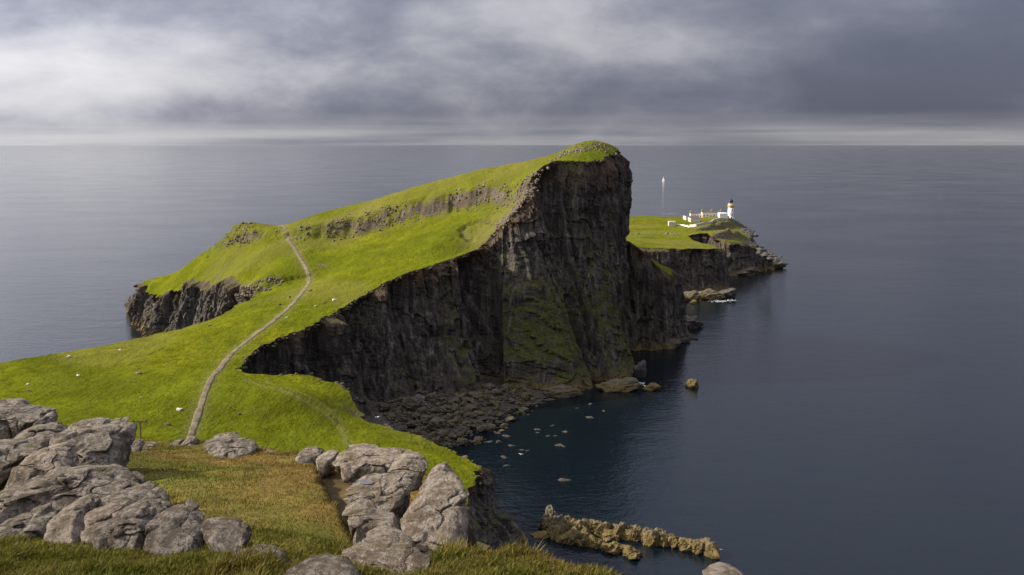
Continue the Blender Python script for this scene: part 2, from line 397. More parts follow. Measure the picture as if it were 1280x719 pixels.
M = dict(cliff=mat_cliff(), grass=mat_grass(), boulder=mat_boulder('lichen_boulder', .14, .68), boulder_warm=mat_boulder('warm_boulder', .30, .86),  # boulder: vignette darkening is put into its colour through the lower tone
         searock=mat_searock('weedy_rock'), shore=mat_searock('shore_stone', (.036, .029, .016), (.115, .086, .042), .2),
         dark=mat_searock('dark_rock', (.024, .021, .017), (.065, .054, .040), .5),
         crag=mat_plain('crag_rock', (.21, .168, .122), .9, .4, 1.3, .25), water=mat_water(), turf=mat_turf(), blade=mat_blade(), path=mat_path(),
         white=mat_plain('white_render', (.80, .79, .77), .7, .03), ochre=mat_plain('ochre_paint', (.55, .32, .08), .7, .08),
         buff=mat_plain('buff_render', (.82, .75, .68), .8, .04), slate=mat_plain('slate_roof', (.085, .075, .075), .8, .12),
         black=mat_plain('black_paint', (.02, .02, .022), .5, .1), glass=mat_plain('dark_glass', (.03, .035, .04), .15, .05),
         wall=mat_plain('grey_harling', (.55, .50, .46), .9, .08), pale=mat_plain('pale_stone', (.62, .58, .50), .85, .15),
         timber=mat_plain('weathered_timber', (.075, .060, .048), .9, .2), sail=mat_plain('sailcloth', (.60, .60, .60), .8, .02),
         foam=mat_plain('sea_foam', (.75, .77, .78), .9, .1), feather=mat_plain('white_feather', (.80, .80, .79), .8, .05),
         pool=mat_plain('pool_water', (.11, .11, .115), .06, .05, 3.0, .001), soil=mat_plain('turf_soil', (.085, .066, .034), .95, .45, .8, .3), pebble=mat_plain('grey_shingle', (.20, .195, .19), .9, .35, 1.1, .3))  # pool: grey of the reflected sky is painted into its base colour

# ------------------------------------------------------------------ the sea
def make_sea():
    rad = [0, 60, 150, 300, 500, 800, 1300, 2200, 4000, 8000, 16000, 40000, 90000, 160000]; n = 96
    v = [(0, 0, 0)]; f = []
    for r in rad[1:]: v += [(r * cos(2*pi*i/n), r * sin(2*pi*i/n), 0) for i in range(n)]
    tri = [(0, 1 + i, 1 + (i + 1) % n) for i in range(n)]; q = []
    for k in range(len(rad) - 2):
        a = 1 + k * n; b = a + n
        q += [(a + i, b + i, b + (i + 1) % n, a + (i + 1) % n) for i in range(n)]
    me = bpy.data.meshes.new('sea'); me.from_pydata(v, [], tri + q); me.update(); me.materials.append(M['water'])
    o = bpy.data.objects.new('sea', me); COL.objects.link(o); tag(o, 'grey blue open sea reaching to the horizon', 'sea', kind='structure')
make_sea()

# ------------------------------------------------------------------ landmasses: a grassed top inside a rim, rock faces below it
class Heights:                                     # multiquadric surface through scattered points
    def __init__(s, pts, c=14.0, reg=1e-3):
        p = np.array(pts, float); s.p = p; s.c = c; n = len(p); s.m = p[:, :2].mean(0)
        A = np.zeros((n + 3, n + 3)); d = np.hypot(p[:, None, 0] - p[None, :, 0], p[:, None, 1] - p[None, :, 1])
        A[:n, :n] = np.sqrt(d * d + c * c) - np.eye(n) * reg * 50; A[:n, n] = 1; A[:n, n+1:] = p[:, :2] - s.m; A[n, :n] = 1; A[n+1:, :n] = (p[:, :2] - s.m).T
        s.w = np.linalg.solve(A, np.r_[p[:, 2], 0, 0, 0]); s.extra = []
    def __call__(s, x, y):
        x = np.asarray(x, float); y = np.asarray(y, float); sh = x.shape; x = x.ravel(); y = y.ravel(); n = len(s.p)
        z = s.w[n] + s.w[n+1] * (x - s.m[0]) + s.w[n+2] * (y - s.m[1])
        for i in range(n): z = z + s.w[i] * np.sqrt((x - s.p[i, 0]) ** 2 + (y - s.p[i, 1]) ** 2 + s.c ** 2)
        for f in s.extra: z = z + f(x, y)
        return z.reshape(sh)
def polydist(x, y, pl):                            # distance to a polyline, signed side, parameter 0..1
    best = np.full(x.shape, 1e9); side = np.zeros(x.shape); par = np.zeros(x.shape); n = len(pl) - 1
    for i in range(n):
        a = pl[i][:2]; b = pl[i+1][:2]; dx, dy = b[0]-a[0], b[1]-a[1]; L2 = dx*dx + dy*dy
        t = np.clip(((x-a[0])*dx + (y-a[1])*dy) / L2, 0, 1); d = np.hypot(x - a[0] - t*dx, y - a[1] - t*dy)
        m = d < best; best = np.where(m, d, best); side = np.where(m, np.sign(dx*(y-a[1]) - dy*(x-a[0])), side); par = np.where(m, (i + t) / n, par)
    return best, side, par
def make_rim(ctrl, rough=1.0, seed=1):
    """ctrl rows x, y, foot width, spacing -> noisy closed ring (CCW) with outward normals and foot widths"""
    P = []; Wd = []; fine = []
    n = len(ctrl)
    for i in range(n):
        a = ctrl[i]; b = ctrl[(i + 1) % n]; L = math.hypot(b[0]-a[0], b[1]-a[1]); k = max(1, int(L / a[3]))
        for j in range(k):
            t = j / k; P.append((a[0] + (b[0]-a[0]) * t, a[1] + (b[1]-a[1]) * t)); Wd.append(a[2] + (b[2]-a[2]) * t); fine.append(a[3] < 1.5)
    P = np.array(P); Wd = np.array(Wd); fine = np.array(fine)
    for _ in range(6): P = P * .5 + (np.roll(P, 1, 0) + np.roll(P, -1, 0)) * .25
    def normals(Q):
        T = np.roll(Q, -1, 0) - np.roll(Q, 1, 0); T /= np.linalg.norm(T, axis=1)[:, None] + 1e-9; return np.c_[T[:, 1], -T[:, 0]]
    nn = normals(P)
    d = fbm(P[:,0]/9, P[:,1]/9, None, 3, seed) * 2.0 + fbm(P[:,0]/2.4, P[:,1]/2.4, None, 3, seed+9) * 1.5
    d = np.where(fine, d, 0) * rough
    Q = P + nn * d[:, None]
    Sm = P.copy()
    for _ in range(60): Sm = Sm * .5 + (np.roll(Sm, 1, 0) + np.roll(Sm, -1, 0)) * .25
    return Q, normals(Sm), Wd, fine
def inside_rows(xs, ys, poly):
    x0, y0 = poly[:, 0], poly[:, 1]; x1, y1 = np.roll(x0, -1), np.roll(y0, -1); out = np.zeros((len(ys), len(xs)), bool)
    for j, y in enumerate(ys):
        m = (y0 <= y) != (y1 <= y)
        if m.any():
            cx = np.sort(x0[m] + (y - y0[m]) / (y1[m] - y0[m]) * (x1[m] - x0[m])); out[j] = np.searchsorted(cx, xs) % 2 == 1
    return out
def ledge_noise(z, s):
    return np.abs(((z + s) % 1.0) - .5) * 2
def landmass(name, ctrl, h, xs, ys, rows, attr_fn, feats=(), moss=(), amp=1.0, seed=1, rough=1.0, foot=-3.0):
    rim, nor, Wd, fine = make_rim(ctrl, rough, seed)
    ins = inside_rows(xs, ys, rim)
    nb = np.zeros_like(ins)
    for a in (-1, 0, 1):
        for b in (-1, 0, 1): nb |= np.roll(np.roll(ins, a, 0), b, 1)
    edge = nb & ~ins
    X, Y = np.meshgrid(xs, ys)
    ej, ei = np.nonzero(edge); ex = X[ej, ei]; ey = Y[ej, ei]
    for k in range(0, len(ex), 400):
        d = (rim[None, :, 0] - ex[k:k+400, None]) ** 2 + (rim[None, :, 1] - ey[k:k+400, None]) ** 2; q = d.argmin(1)
        X[ej[k:k+400], ei[k:k+400]] = rim[q, 0]; Y[ej[k:k+400], ei[k:k+400]] = rim[q, 1]
    use = ins | edge
    Z = np.zeros_like(X); Z[use] = h(X[use], Y[use])
    f = use[:-1, :-1] & use[1:, :-1] & use[:-1, 1:] & use[1:, 1:] & (ins[:-1, :-1] | ins[1:, :-1] | ins[:-1, 1:] | ins[1:, 1:])
    idx = -np.ones(X.shape, int); idx[use] = np.arange(use.sum())
    j, i = np.nonzero(f); faces = np.c_[idx[j, i], idx[j, i+1], idx[j+1, i+1], idx[j+1, i]]
    V = np.c_[X[use], Y[use], Z[use]]
    ob = add_mesh(name, V, faces, M['grass'], attrs=attr_fn(V[:, 0], V[:, 1], V[:, 2]))
    # the rock face
    zt = h(rim[:, 0], rim[:, 1]); n = len(rim); v = np.linspace(0, 1, rows) ** 1.0
    Vv, Zt = np.meshgrid(v, zt); Zz = Zt + (foot - Zt) * Vv
    off = Wd[:, None] * (.70 * Vv + .30 * Vv ** 5)
    X0 = rim[:, 0][:, None] + nor[:, 0][:, None] * off; Y0 = rim[:, 1][:, None] + nor[:, 1][:, None] * off
    fi = fine[:, None].astype(float)
    env = sstep(0, .07, Vv); x, y, z = X0.ravel(), Y0.ravel(), Zz.ravel()
    seg = np.linalg.norm(np.roll(rim, -1, 0) - rim, axis=1); arc = np.r_[0, np.cumsum(seg)[:-1]]; u = np.repeat(arc, rows)
    uw = u + fbm(u/30, z/30, None, 3, seed+15) * 5 + fbm(u/6, z/9, None, 2, seed+16) * .9
    def columns(width, hgt, sd):                              # upright joint columns broken into blocks of uneven height
        c = uw / width + .35 * vn(uw / width * .7, z * 0, None, sd); k = np.floor(c); fr = c - k
        hz = z / hgt + _hash(k.astype(np.int64), k.astype(np.int64) * 0, k.astype(np.int64) * 0, sd) * 7 + .25 * vn(u/2, z/3, None, sd + 2); kz = np.floor(hz)
        ki = k.astype(np.int64); r = _hash(ki, kz.astype(np.int64), ki * 0, sd + 1); r0 = _hash(ki, ki * 0 + 5, ki * 0, sd + 3)
        return r0 * .6 + r * .4 - np.clip(1 - np.minimum(fr, 1 - fr) * width / .55, 0, 1) * .35
    d = ridged(uw/34, z/160, None, 2, seed+20) * 6.0 + columns(8.5, 34, seed+30) * 2.6 + columns(3.4, 13, seed+34) * 1.5 + columns(1.5, 5, seed+38) * .65 + fbm(x/1.3, y/1.3, z/1.1, 3, seed+50) * .5
    d = d + fbm(x/30, y/30, z/12, 3, seed+60) * 2.6
    lw = fbm(x/25, y/25, z/40, 3, seed + 70) * 1.2
    led = sstep(.0, .35, ((z/7.5 + lw * 1.5) % 1.0)) * sstep(-.1, .3, fbm(x/14, y/14, z/12, 3, seed+80)); d = d - led * 1.1
    d = ((d - 1.6) * amp).reshape(Vv.shape) * env
    ml = np.zeros_like(d); soil = sstep(.17, .03, Vv + .06 * fbm(x/12, y/12, None, 3, seed+90).reshape(Vv.shape))
    dep = Y0 * cos(PITCH) - (Zz - HCAM) * sin(PITCH); PX = 640 + F * X0 / dep; PY = 359.5 - F * (Y0 * sin(PITCH) + (Zz - HCAM) * cos(PITCH)) / dep
    U2 = u.reshape(Vv.shape)
    def spot(fx, fy, ru, rz):                                 # a soft spot on the face around the place a pixel of the photograph shows
        e = (PX - fx) ** 2 + (PY - fy) ** 2; e = np.where(dep > 1, e, 1e12); k = np.argmin(np.where(e < max(30, e.min() * 1.5), dep, 1e9))
        return np.exp(-((U2 - U2.flat[k]) / ru) ** 2 - ((Zz - Zz.flat[k]) / rz) ** 2)
    for (fx, fy, ru, rz, am) in feats: d = d + am * spot(fx, fy, ru, rz) * sstep(0, .06, Vv)
    for (fx, fy, ru, rz, am) in moss: ml = ml + am * spot(fx, fy, ru, rz)
    zj = fbm(x/3, y/3, z/3, 2, seed+95).reshape(Vv.shape) * .8 * env
    Vc = np.c_[(X0 + nor[:, 0][:, None] * d).ravel(), (Y0 + nor[:, 1][:, None] * d).ravel(), (Zz + zj).ravel()]
    a = np.arange(n); b = (a + 1) % n; r = np.arange(rows - 1)
    A = (a[:, None] * rows + r).ravel(); B = (b[:, None] * rows + r).ravel()
    fc = np.c_[A, A + 1, B + 1, B]
    cl = add_mesh('cliff_face', Vc, fc, M['cliff'], parent=ob, smooth=False, attrs=dict(moss=ml.ravel(), soil=soil.ravel()))
    return ob, cl, rim
def G(px, py, d): return tuple(P_d(px, py, d))
def rimrow(px, py, d, w, ds): p = P_d(px, py, d); return (p[0], p[1], w, ds)

# ---- headland with the isthmus in front of it
rimA = [(-9, 34, 30, 6), (-8, 90, 30, 6), (-11, 150, 16, 3), (-10.5, 188, 14, .6), (-8.2, 203, 17, .5)]
rimA += [rimrow(*q) for q in [(606, 586, 216, 17, .5), (592, 576, 220, 12, .6), (560, 560, 229, 9, .6), (500, 538, 240, 9, .6), (462, 528, 247, 9, .6), (453, 520, 251, 6, .5), (441, 497, 258, 6, .5),
    (425, 483, 264.5, 8, .6), (385, 469, 270, 9, .6), (330, 471, 262, 9, .6), (303, 464, 263, 5, .5), (300, 459, 268, 4, .5), (306, 449, 273, 6, .5), (320, 437, 281, 12, .5), (350, 424, 293, 12, .5), (400, 400, 316, 14, .5), (440, 375, 343, 18, .5),
    (500, 345, 357, 21, .5), (560, 325, 371, 22, .5), (592, 313, 379, 22, .5), (606, 303, 391, 26, .5), (620, 288, 393, 27, .5), (640, 266, 392, 27, .5), (660, 236, 397, 30, .5), (682, 208, 404, 31, .5), (700, 202, 409, 30, .5),
    (730, 202, 414, 26, .5), (750, 199, 420, 18, .5), (763, 194, 427, 12, .5), (769, 190, 434, 7, .5), (770, 187, 446, 6, .8)]]
rimA += [(46, 470, 14, 2), (30, 500, 25, 4), (-20, 520, 25, 5), (-80, 530, 25, 5), (-135, 534, 25, 4), (-176, 530, 18, 2)]
rimA += [rimrow(*q) for q in [(180, 352, 521, 12, .8), (176, 358, 510, 10, .6), (186, 366, 494, 13, .6), (200, 370, 484, 14, .6), (229, 362, 468, 14, .6), (265, 366, 440, 13, .6), (300, 362, 412, 12, .7), (315, 362, 398, 9, .8), (322, 371, 372, 6, .9),
    (300, 381, 350, 9, 1.0), (273, 396, 335, 12, 1.2), (190, 418, 312, 20, 1.2), (130, 432, 293, 25, 1.5), (80, 440, 280, 25, 1.5), (0, 455, 256, 25, 1.5), (-120, 473, 236, 25, 4)]]
rimA += [(-250, 190, 30, 6), (-290, 90, 30, 6), (-290, 34, 30, 6)]
ptsA = [G(*q) for q in [(0, 455, 256), (80, 440, 280), (170, 424, 305), (273, 396, 335), (300, 381, 350), (238, 545, 207), (100, 500, 226), (0, 490, 225), (265, 470, 252), (298, 432, 286), (345, 400, 312),
    (200, 450, 270), (100, 458, 260), (330, 560, 207), (420, 560, 212), (480, 548, 226), (520, 580, 206), (560, 590, 205), (400, 500, 244.5), (360, 480, 257.5), (425, 530, 234.5),
    (606, 586, 216), (560, 560, 229), (500, 538, 240), (462, 528, 247), (453, 520, 251), (441, 497, 258), (432, 487, 262.5), (385, 470, 269.5), (330, 471, 262), (300, 461, 266), (320, 437, 281), (400, 400, 316), (440, 375, 343),
    (500, 345, 357), (560, 325, 371), (592, 313, 379), (606, 303, 391), (620, 288, 393), (640, 266, 392), (660, 236, 397), (682, 208, 404), (700, 202, 409), (730, 202, 414), (750, 199, 420), (763, 194, 427), (769, 190, 434),
    (385, 350, 388), (372, 315, 428), (350, 282, 478), (400, 267, 477), (450, 254, 470), (500, 240, 463), (550, 226, 457), (600, 213, 452), (640, 205, 449), (680, 196, 446), (710, 185, 442), (742, 177, 438), (762, 181, 441),
    (500, 290, 428), (560, 274, 421), (600, 262, 416), (600, 288, 400), (640, 252, 404), (450, 322, 400), (420, 348, 374), (500, 322, 386), (560, 300, 396), (430, 300, 440), (660, 222, 416),
    (300, 330, 432), (310, 292, 472), (310, 282, 487), (270, 305, 497), (250, 332, 466), (230, 334, 506), (220, 348, 484), (270, 354, 438), (190, 348, 514), (330, 345, 402), (310, 359, 404), (200, 369, 486), (340, 372, 358), (180, 353, 518),
    (229, 361, 469), (340, 385, 335)]]
for (px, py, d) in [(350, 282, 478), (450, 254, 470), (550, 226, 457), (640, 205, 449), (720, 183, 442), (270, 305, 497), (310, 282, 487)]:
    p = P_d(px, py, d); ptsA += [(p[0] * 1.02, d + 22, p[2] - 6), (p[0] * 1.02, d + 45, p[2] - 20)]
ptsA += [(40, 470, 84), (10, 510, 60), (-160, 532, 24), (-185, 528, 20), (-60, 36, 78), (-9, 36, 74), (-120, 36, 82), (-60, 90, 56), (-9, 90, 40), (-130, 90, 60), (-40, 150, 36), (-110, 150, 46), (-12, 150, 24), (-9.6, 195, 20.5),
    (-200, 150, 52), (-290, 60, 76), (-260, 190, 44), (-190, 235, 37)]
hA = Heights(ptsA, 12.0, 2e-4)
base_hA = Heights(ptsA, 12.0, 2e-4)
hA.extra.append(lambda x, y: fbm(x/14, y/14, None, 4, 5) * .55 + fbm(x/3.2, y/3.2, None, 3, 6) * .16)
def pxline(h, y0, y1, pts): return [hit(a, b, h, y0, y1) for a, b in pts]
crag1 = pxline(base_hA, 330, 520, [(362, 293), (395, 291), (430, 286), (470, 277), (520, 264), (570, 252), (615, 243), (645, 243), (668, 232)])
crag2 = pxline(base_hA, 380, 520, [(262, 312), (285, 302), (305, 297), (325, 296), (346, 292)])
crag3 = pxline(base_hA, 380, 520, [(272, 300), (290, 291), (312, 287)])
crag4 = pxline(base_hA, 330, 520, [(292, 372), (310, 364), (330, 357), (345, 352)])
def crag_step(line, amp, wid, sg=1):
    def f(x, y):
        o = np.zeros_like(x); m = (np.abs(x - np.mean([p[0] for p in line])) < 140) & (np.abs(y - np.mean([p[1] for p in line])) < 90)
        if not m.any(): return o
        d, s, par = polydist(x[m], y[m], line); t = d * s * sg
        e = np.sin(pi * np.clip(par, .02, .98)) ** .35
        n = fbm(x[m]/5, y[m]/5, None, 3, 77) * 2.2
        o[m] = amp * e * (sstep(-wid, wid, t + n) - .5) * np.exp(-(t / (wid * 4)) ** 2) * 1.6 + ridged(x[m]/3.0, y[m]/3.0, None, 3, 78) * .9 * np.exp(-(t/(wid*1.1))**2) * e
        return o
    return f
hA.extra += [crag_step(crag1, 4.2, 2.6), crag_step(crag2, 3.0, 2.5), crag_step(crag3, 2.5, 2.5), crag_step(crag4, 2.5, 3.0)]
scarpA = pxline(base_hA, 330, 520, [(592, 300), (580, 294), (578, 286), (590, 278), (606, 272), (625, 272)])
hA.extra.append(lambda x, y: -1.5 * sstep(2.2, 0, polydist(x, y, scarpA)[0] + fbm(x/2, y/2, None, 2, 44)))
# faint trodden tracks across the isthmus
track1 = pxline(base_hA, 180, 330, [(303, 472), (340, 486), (375, 500), (405, 517), (425, 535), (437, 560)])
track2 = pxline(base_hA, 180, 330, [(330, 476), (370, 490), (410, 512), (428, 530)])
PATH_PX = [(232, 562), (238, 545), (247, 520), (257, 491), (266, 469), (281, 450), (300, 432), (322, 416), (345, 400), (362, 384), (376, 368), (386, 354), (387, 345), (380, 331), (371, 315), (361, 298), (351, 282.5)]
path_xyz = pxline(base_hA, 180, 500, PATH_PX)
scarA = pxline(base_hA, 380, 470, [(394, 329), (404, 332), (411, 334)])
def attrA(x, y, z):
    rock = np.zeros_like(x); wear = np.zeros_like(x); dry = np.zeros_like(x)
    for ln, w_, a in ((crag1, 4.4, .46), (crag2, 3.8, .5), (crag3, 3.5, .45), (crag4, 5.0, .5), (scarA, 1.2, .8), (scarpA, 1.6, .6)):
        d, s, p = polydist(x, y, ln); rock = np.maximum(rock, a * np.exp(-(d / w_) ** 2) * (.55 + .45 * np.sin(pi * np.clip(p, .1, .9))))
    for px, py, d, r, a in ((640, 262, 396, 10, .75), (618, 290, 390, 7, .6), (655, 232, 402, 8, .6), (690, 205, 412, 6, .5), (720, 190, 432, 14, .38), (755, 187, 436, 9, .5), (442, 505, 250, 3, .6),
                            (300, 366, 405, 9, .55), (270, 362, 445, 8, .4), (190, 352, 512, 8, .5)):
        c = P_d(px, py, d); rock = np.maximum(rock, a * np.exp(-((x-c[0])**2 + (y-c[1])**2) / r**2))
    for px, py, d, r in ((620, 275, 402, 12), (600, 290, 396, 7), (560, 235, 455, 20), (480, 248, 462, 20), (640, 215, 440, 20)):
        c = P_d(px, py, d); dry = np.maximum(dry, .8 * np.exp(-((x-c[0])**2 + (y-c[1])**2) / r**2))
    for ln, w_ in ((track1, .9), (track2, .8)):
        wear = np.maximum(wear, .55 * np.exp(-(polydist(x, y, ln)[0] / w_) ** 2))
    wear = np.maximum(wear, .5 * np.exp(-(polydist(x, y, path_xyz)[0] / 1.9) ** 2))
    dry = np.clip(dry + .5 * sstep(.15, .5, fbm(x/40, y/40, None, 3, 91)), 0, 1)
    return dict(rock=rock, wear=wear, dry=dry)
def FT(px, py, d, ru, rz, am): return (px, py, ru, rz, am)
featA = [FT(612, 440, 0, 7, 60, -13), FT(612, 350, 0, 6, 40, -8), FT(575, 440, 0, 9, 45, 6), FT(590, 488, 0, 6, 10, 6), FT(655, 420, 0, 14, 40, 7), FT(700, 440, 0, 7, 50, 6), FT(733, 470, 0, 2.5, 40, -7), FT(765, 440, 0, 11, 45, 6),
         FT(705, 280, 0, 9, 24, -6), FT(790, 440, 0, 3, 34, -6), FT(520, 440, 0, 5, 60, -5), FT(480, 430, 0, 9, 50, 4), FT(410, 430, 0, 5, 40, -4), FT(745, 260, 0, 4, 40, -3), FT(665, 270, 0, 6, 16, 4)]
mossA = [FT(790, 380, 420, 20, 26, .75), FT(735, 330, 400, 14, 20, .6), FT(650, 400, 378, 24, 20, .8), FT(700, 380, 385, 18, 14, .7), FT(755, 420, 396, 22, 22, .75), FT(570, 430, 360, 7, 22, .8), FT(690, 430, 378, 16, 16, .6), FT(720, 200, 413, 16, 6, .6), FT(470, 480, 343, 5, 20, .5), FT(800, 420, 420, 12, 25, .6),
         FT(600, 590, 214, 7, 5, .2), FT(325, 440, 283, 10, 6, .5), FT(770, 215, 426, 6, 10, .7)]
xsA = np.arange(-300, 62, .85); ysA = np.r_[np.arange(30, 170, 4.0), np.arange(170, 540, .85)]
headland, _, ringA = landmass('headland', rimA, hA, xsA, ysA, 130, attrA, featA, mossA, 1.0, 3)
tag(headland, 'steep grassy headland with dark basalt cliffs joined by a green isthmus', 'headland', kind='structure')

# ---- lower buttress behind the nose of the headland
rimB = [rimrow(*q) for q in [(776, 300, 440, 10, .6), (792, 306, 444, 10, .5), (806, 318, 447, 10, .5), (822, 333, 449, 9, .5), (834, 342, 450, 8, .5), (840, 345, 454, 6, .5), (841, 340, 475, 8, .8)]] + [(70, 500, 12, 2), (45, 520, 12, 4), (25, 500, 10, 4), (36, 462, 8, 3)]
ptsB = [G(*q) for q in [(776, 300, 440), (792, 306, 444), (806, 318, 447), (822, 333, 449), (834, 342, 450), (841, 340, 475), (820, 330, 476), (812, 323, 470)]] + [(70, 500, 28), (45, 520, 30), (30, 490, 46)]
hB = Heights(ptsB, 6.0); hB.extra.append(lambda x, y: fbm(x/6, y/6, None, 4, 15) * 1.2)
def attrB(x, y, z):
    c = P_d(820, 330, 472); g = np.exp(-((x-c[0])**2 + (y-c[1])**2) / 14**2)
    return dict(rock=.45 - .6 * g, wear=x * 0, dry=x * 0 + .3)
mossB = [FT(800, 350, 446, 16, 20, .55), FT(815, 400, 440, 16, 16, .35)]
butt, _, _ = landmass('buttress', rimB, hB, np.arange(15, 90, .8), np.arange(425, 530, .8), 80, attrB, [FT(806, 400, 441, 3, 40, -3), FT(825, 400, 444, 3, 40, -2.5)], mossB, .8, 43)
tag(butt, 'lower mossy rock buttress behind the tall headland nose', 'cliff', kind='structure')

# ---- the lighthouse promontory
rimC = [rimrow(*q) for q in [(770, 306, 604, 14, 1.2), (800, 309, 610, 12, .8), (850, 311, 617, 14, .7), (893, 311, 623, 12, .7), (903, 311, 636, 8, .7), (893, 308, 655, 8, .8), (876, 304, 682, 8, .8), (864, 300, 706, 6, .8), (861, 295, 738, 8, .8), (872, 290.5, 748, 10, .8), (884, 292, 738, 11, .8), (896, 299, 712, 11, .7),
    (915, 302, 708, 12, .7), (934, 305, 716, 10, .7), (943, 310, 726, 8, .7), (956, 320, 735, 7, .8), (969, 330, 742, 5, .8), (970, 328, 760, 5, .9), (955, 312, 800, 7, 1.0), (945, 305, 842, 8, 1.0), (936, 296, 888, 9, 1.0), (924, 281, 938, 9, 1.0), (917, 273.4, 972, 10, 1.2), (890, 272.3, 990, 12, 3), (860, 271.6, 1000, 14, 3), (800, 270.6, 1000, 14, 3), (740, 270, 970, 20, 6)]]
rimC += [(-20, 900, 25, 8), (-20, 760, 25, 8), (5, 660, 25, 6), (40, 610, 20, 3)]
ptsC = [G(*q) for q in [(785, 307, 608), (800, 309, 610), (850, 311, 617), (893, 311, 623), (903, 311, 636), (864, 300, 706), (861, 295, 738), (880, 291, 747), (896, 299, 712), (915, 302, 708), (934, 305, 716), (943, 310, 726), (956, 320, 735), (969, 330, 742),
    (955, 312, 800), (945, 305, 842), (936, 296, 888), (924, 281, 938), (917, 273.4, 968), (912, 273.4, 938), (880, 273, 940), (868, 281, 868), (840, 284.5, 858), (800, 290, 802), (800, 300, 690), (850, 305, 655), (830, 295, 745), (900, 285, 850), (918, 290, 832), (925, 297, 765), (860, 272.2, 965), (800, 271.8, 975), (890, 273, 970), (885, 306, 662), (862, 284, 845), (800, 280, 890)]] + [(-20, 900, 22), (-20, 760, 25), (5, 660, 28), (60, 950, 21)]
hC = Heights(ptsC, 12.0, 2e-4); hC.extra.append(lambda x, y: fbm(x/16, y/16, None, 4, 25) * .5 + fbm(x/4, y/4, None, 3, 26) * .2)
base_hC = Heights(ptsC, 12.0, 2e-4)
cragC = [pxline(base_hC, 600, 1000, q) for q in ([(872, 288), (890, 285), (905, 282), (918, 279)], [(893, 297), (910, 294.5), (925, 294), (934, 296)], [(790, 293), (812, 292), (835, 293), (858, 291)], [(920, 276), (928, 284), (936, 293)], [(940, 302), (950, 310), (962, 322)])]
for ln in cragC[:2]: hC.extra.append(crag_step(ln, 3.2, 3.0))
def attrC(x, y, z):
    rock = np.zeros_like(x)
    for ln, w_, a in zip(cragC, (7, 7, 6, 8, 16), (.62, .66, .40, .85, 1.0)):
        rock = np.maximum(rock, a * np.exp(-(polydist(x, y, ln)[0] / w_) ** 2))
    rock = np.maximum(rock, sstep(14, 6, z))
    dry = np.clip(.35 + fbm(x/30, y/30, None, 3, 92), 0, 1)
    return dict(rock=rock, wear=x * 0, dry=dry)
prom, _, ringC = landmass('promontory', rimC, hC, np.arange(-30, 240, 1.3), np.arange(595, 1010, 1.3), 60, attrC, (), [FT(850, 330, 612, 30, 12, .3)], .85, 63)
tag(prom, 'low green promontory with dark sea cliffs carrying the lighthouse', 'headland', kind='structure')

# ---- bay floor under the big cliff
beach_pts = [tuple(P_z(px, py, z)) for px, py, z in [(500, 500, 3.2), (540, 494, 3.0), (600, 503, 1.6), (560, 528, 1.1), (520, 538, 1.3), (560, 556, .3), (640, 508, .6), (662, 498, .8), (705, 497, 0), (600, 546, -.4), (662, 530, -1.2), (730, 520, -2.6), (580, 578, -1.8), (700, 565, -3.5), (470, 520, 3), (760, 500, -3), (640, 620, -4), (480, 480, 3.5), (640, 480, 1.2)]]
hBe = Heights(beach_pts, 8.0); hBe.extra.append(lambda x, y: fbm(x/3, y/3, None, 4, 35) * .5)
def make_beach():
    xs = np.arange(-62, 40, .8); ys = np.arange(262, 392, .8); X, Y = np.meshgrid(xs, ys); Z = np.clip(hBe(X, Y) - .35, -6, 5)
    n, m = X.shape; i = np.arange(n * m).reshape(n, m); f = np.c_[i[:-1, :-1].ravel(), i[:-1, 1:].ravel(), i[1:, 1:].ravel(), i[1:, :-1].ravel()]
    o = add_mesh('beach', np.c_[X.ravel(), Y.ravel(), Z.ravel()], f, M['dark']); tag(o, 'dark stony beach in the shaded bay under the cliff', 'beach', kind='structure')
make_beach()

# ------------------------------------------------------------------ the footpath
def make_path():
    p = np.array([q[:2] for q in path_xyz])
    for _ in range(2):                                        # Chaikin
        q = [p[0]]
        for a, b in zip(p[:-1], p[1:]): q += [a * .75 + b * .25, a * .25 + b * .75]
        p = np.array(q + [p[-1]])
    L = np.r_[0, np.cumsum(np.hypot(*np.diff(p, axis=0).T))]; s = np.arange(0, L[-1], .6); P = np.c_[np.interp(s, L, p[:, 0]), np.interp(s, L, p[:, 1])]
    P = np.r_[P, [P[-1] + (P[-1] - P[-2]) * k for k in range(1, 12)]]
    T = np.gradient(P, axis=0); T /= np.linalg.norm(T, axis=1)[:, None]; Nn = np.c_[T[:, 1], -T[:, 0]]
    prof = [(-1, -.4), (-.96, .05), (-.5, .09), (0, .10), (.5, .09), (.96, .05), (1, -.4)]
    V = []; E = []
    wn = .78 + .14 * vn(np.arange(len(P)) / 6.0, np.zeros(len(P)), None, 3) + .14 * vn(np.arange(len(P)) / 1.7, np.zeros(len(P)), None, 7)
    zc = hA(P[:, 0], P[:, 1])
    for k, (a, dz) in enumerate(prof):
        c = P + Nn * (a * wn)[:, None]; V.append(np.c_[c, np.maximum(hA(c[:, 0], c[:, 1]), zc - .15) + dz]); E.append(np.full(len(P), abs(a) ** 3 * .8))
    V = np.stack(V, 1).reshape(-1, 3); E = np.stack(E, 1).ravel(); n, m = len(P), len(prof)
    i = np.arange(n * m).reshape(n, m); f = np.c_[i[:-1, :-1].ravel(), i[:-1, 1:].ravel(), i[1:, 1:].ravel(), i[1:, :-1].ravel()]
    o = add_mesh('footpath', V, f, M['path'], attrs=dict(edge=E)); tag(o, 'narrow worn footpath winding up across the green isthmus', 'path', kind='structure')
make_path()

